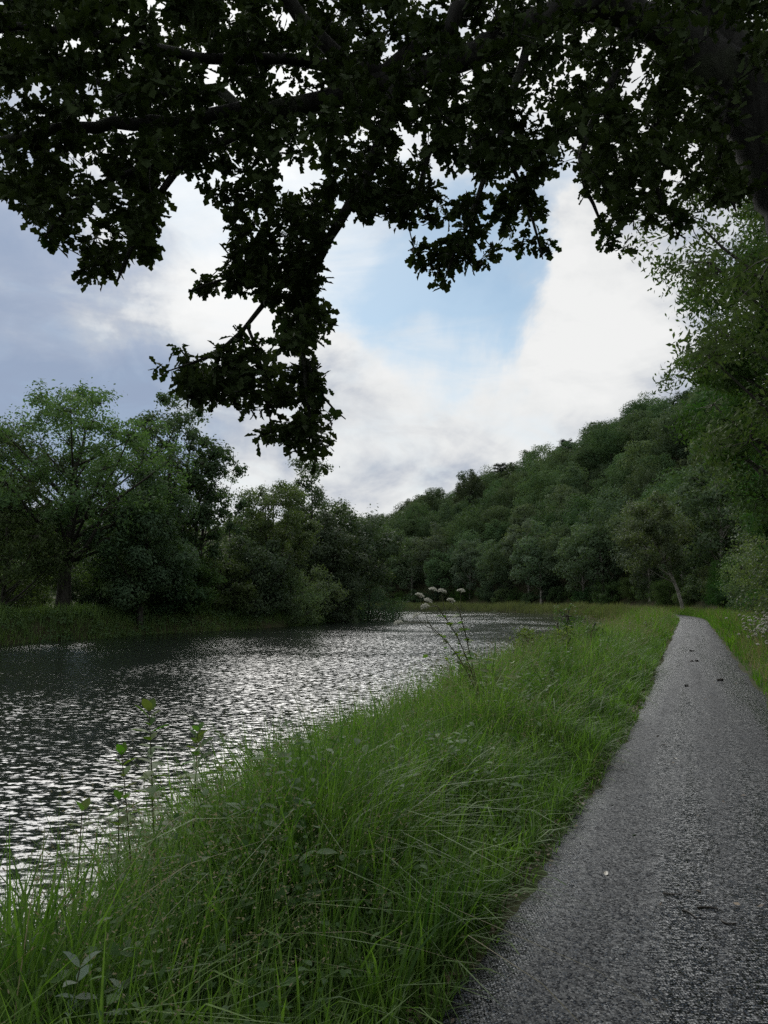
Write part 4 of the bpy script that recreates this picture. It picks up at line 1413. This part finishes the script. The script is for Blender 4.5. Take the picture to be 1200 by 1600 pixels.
um_big = [umbel_mesh(i, 0.05, 14, 9, 0.010) for i in (1, 2)]
UP = np.array([0, 0, 1.0])
YB = 10.0
base = gpt(752, YB)
flo = link('umbel_plant', None, None, base)
tag(flo, 'tall stalked plant with white flower heads rising from the verge before the river', 'plant')
heads = {'a': [(622, 969), (651, 958), (655, 926)], 'b': [(664, 943), (676, 917), (690, 919), (668, 934)], 'c': [(704, 934), (720, 919)]}
stemdef = {'a': [(745, 1060), (700, 1005), (668, 972)], 'b': [(742, 1050), (712, 990), (684, 948)], 'c': [(738, 1040), (726, 985), (716, 950)]}
rg = np.random.default_rng(8)
for key in 'abc':
    W = np.array([base] + [at(px, py, YB + {'a': -0.25, 'b': 0.0, 'c': 0.15}[key]) for px, py in stemdef[key]]) - base
    pts = np.concatenate([bez(W[0], W[1], W[2], 8), bez(W[2], (W[2] + W[3]) / 2, W[3], 4)[1:]])
    sb = MB()
    sb.tube(pts, np.linspace(0.011, 0.006, len(pts)), 6)
    sb.build('stem', M['stem'], flo, True)
    for i, (px, py) in enumerate(heads[key]):
        h = at(px, py + 6, YB + {'a': -0.3, 'b': 0.0, 'c': 0.2}[key] + rg.normal() * 0.06) - base
        fb = MB()
        a = pts[-1 - (i % 3)]
        fb.tube(bez(a, np.array([(a[0] + h[0]) / 2, (a[1] + h[1]) / 2, min(a[2], h[2]) + 0.02]), h, 6), np.linspace(0.0045, 0.003, 6), 4)
        fb.build('flower_stalk', M['stem'], flo)
        hd = link('flower_head', um_big[i % 2], flo)
        tilt = np.array([rg.normal() * 0.3, rg.normal() * 0.3, 1.0])
        mm = basis(np.cross(tilt, [1, 0.1, 0]), tilt, 1.0)
        mm.translation = Vector(h)
        hd.matrix_local = mm
    for k in range(16):
        f = rg.uniform(0.35, 0.95)
        p = pts[int(f * (len(pts) - 1))]
        for j in range(2):
            a = rg.uniform(0, 6.28)
            lf = link('leaf', weed_leaf_mesh, flo)
            mm = basis(np.array([math.cos(a), math.sin(a), rg.uniform(-0.3, 0.6)]), UP + rg.normal(size=3) * 0.4, rg.uniform(0.05, 0.125))
            mm.translation = Vector(p)
            lf.matrix_local = mm
# bushy leaves round its foot
for k in range(60):
    a = rg.uniform(0, 6.28)
    lf = link('leaf', weed_leaf_mesh, flo)
    mm = basis(np.array([math.cos(a), math.sin(a), rg.uniform(-0.1, 0.7)]), UP + rg.normal(size=3) * 0.4, rg.uniform(0.08, 0.16))
    mm.translation = Vector((rg.normal() * 0.3, rg.normal() * 0.25, rg.uniform(0.4, 0.95)))
    lf.matrix_local = mm

# bramble clump on the bank edge
x, y = 0.235 * 20.5, 20.5
bm = tree_parts(seed=41, H=1.25, R=0.95, th=-0.2, tr=0.02, ncl=16, nleaf=3800, ls=0.075, asp=0.65, rcf=0.4, stems=3, leafmat='weed_dark', sides=5)
plant_tree('bramble_bush', bm, 'dark leafy bramble clump on the bank edge beyond the white flower heads', 'bush', x, y)
x, y = 0.205 * 17.5, 17.5
bm2 = tree_parts(seed=42, H=1.0, R=0.8, th=-0.2, tr=0.02, ncl=14, nleaf=3000, ls=0.08, asp=0.6, rcf=0.4, stems=3, leafmat='weed_leaf', sides=5)
plant_tree('nettle_clump', bm2, 'light green nettle clump just left of the dark bramble', 'bush', x, y)

# white flowering plants on the right verge
um_small = [umbel_mesh(20 + i, 0.04, 8, 6, 0.018) for i in range(2)]
wb = []
for v in range(3):
    rgv = np.random.default_rng(300 + v)
    sb, hp = MB(), []
    for k in range(18):
        e = np.array([rgv.normal() * 0.34, rgv.normal() * 0.34, rgv.uniform(0.5, 1.1)])
        sb.tube(bez(np.array([0, 0, -0.05]), np.array([e[0] * .3, e[1] * .3, e[2] * .6]), e, 5), np.linspace(0.006, 0.003, 5), 4)
        hp.append(e)
    wb.append((sb.mesh('stem', M['stem']), hp))
rgv = np.random.default_rng(310)
for i, (s, n) in enumerate(((20.5, -1.75), (22.5, -2.0), (24, -2.5), (25.5, -2.1), (26.3, -1.8), (27, -2.9), (27.8, -1.9), (28.5, -2.3), (30, -3.0), (32, -2.6), (34, -3.3), (36.5, -3.0))):
    x, y = sn2xy(s, n)
    o = link('cow_parsley', None, None, (float(x), float(y), float(terr(s, n))), (0, 0, i * 1.3), rgv.uniform(0.85, 1.1))
    tag(o, 'white flowered cow parsley on the right verge, %s along the path' % nth(i), 'plant', 'white flowers on the right verge')
    stem, hp = wb[i % 3]
    link('stems', stem, o)
    for j, e in enumerate(hp):
        link('flower_head', um_small[j % 2], o, e, (rgv.normal() * 0.3, rgv.normal() * 0.3, 0))
for i, (s, n) in enumerate(((27.0, 1.9), (29.5, 2.3), (31.5, 1.6))):
    x, y = sn2xy(s, n)
    o = link('cow_parsley', None, None, (float(x), float(y), float(terr(s, n))), (0, 0, i * 2.3), 0.8)
    tag(o, 'small white flowers in the verge left of the path, %s along it' % nth(i), 'plant', 'white flowers on the left verge')
    stem, hp = wb[i % 3]
    link('stems', stem, o)
    for j, e in enumerate(hp[:6]):
        link('flower_head', um_small[j % 2], o, e, (0, 0, 0), 0.7)

# ------------------------------------------------------------------ bits lying on the path
mb = MB()
mb.add(LEAF_V, LEAF_F)
dead_leaf = mb.mesh('fallen_leaf', M['dead'])
pale_leaf = dead_leaf.copy()
pale_leaf.materials[0] = M['pale_dead']
green_leaf = dead_leaf.copy()
green_leaf.materials[0] = M['weed_dark']
rg = np.random.default_rng(61)
for px, py, me, sz, lab in ((948, 1361, pale_leaf, 0.05, 'pale fallen leaf in the middle of the near path'),
                            (990, 1305, green_leaf, 0.06, 'small green leaf lying on the path'),
                            (877, 1262, pale_leaf, 0.07, 'pale leaf at the left edge of the path'),
                            (1030, 1165, dead_leaf, 0.08, 'curled brown leaf far up the path'),
                            (1058, 1186, pale_leaf, 0.05, 'tiny pale leaf on the middle of the path'),
                            (913, 1258, dead_leaf, 0.07, 'dark leaf beside the left path edge'),
                            (1031, 1414, dead_leaf, 0.06, 'dark leaf beside the near twigs')):
    q = onground(px, py, 0.045)
    o = link('fallen_leaf', me, None, q, (rg.normal() * 0.12, rg.normal() * 0.12, rg.uniform(0, 6.28)), sz)
    tag(o, lab, 'leaf', 'leaves lying on the path')
for pts, lab in (([(1090, 1418), (1105, 1417), (1122, 1420)], 'short dark twig on the right of the near path'),
                 ([(1066, 1423), (1076, 1425), (1088, 1434)], 'thin bent twig left of the short dark twig'),
                 ([(1128, 1438), (1136, 1443), (1150, 1442)], 'crooked twig nearest the right picture edge'),
                 ([(1036, 1396), (1052, 1397), (1066, 1396)], 'thin straight twig above the bent one')):
    W = np.array([onground(a, b, 0.052) for a, b in pts])
    mb = MB()
    mb.tube(bez(W[0], W[1] * 2 - (W[0] + W[2]) / 2, W[2], 6) - W[0], np.linspace(0.006, 0.003, 6), 5)
    o = mb.build('twig', M['twig'])
    o.location = W[0]
    tag(o, lab, 'twig', 'twigs on the path')
for px, py, r, lab in ((1084, 1034, 0.09, 'dark clod in the middle of the distant path'),
                       (1082, 1018, 0.08, 'furthest dark clod on the path'),
                       (1126, 1064, 0.08, 'dark clod on the right half of the path'),
                       (1072, 1073, 0.045, 'little clod on the left half of the path')):
    q = onground(px, py, 0.04)
    b = MB()
    rgc = np.random.default_rng(px)
    for _ in range(5):
        c = rgc.normal(size=3) * np.array([r * 0.5, r * 0.3, 0.006])
        P = unit(rgc.normal(size=(14, 3)))
        leaf_quads(b, c + P * np.array([0.4 * r, 0.25 * r, 0.02]) + np.array([0, 0, 0.015]), P + 0.1, r * 0.5, r * 0.35, rgc)
    o = b.build('dirt_clod', M['twig'])
    o.location = q
    tag(o, lab, 'clod', 'clods on the path')
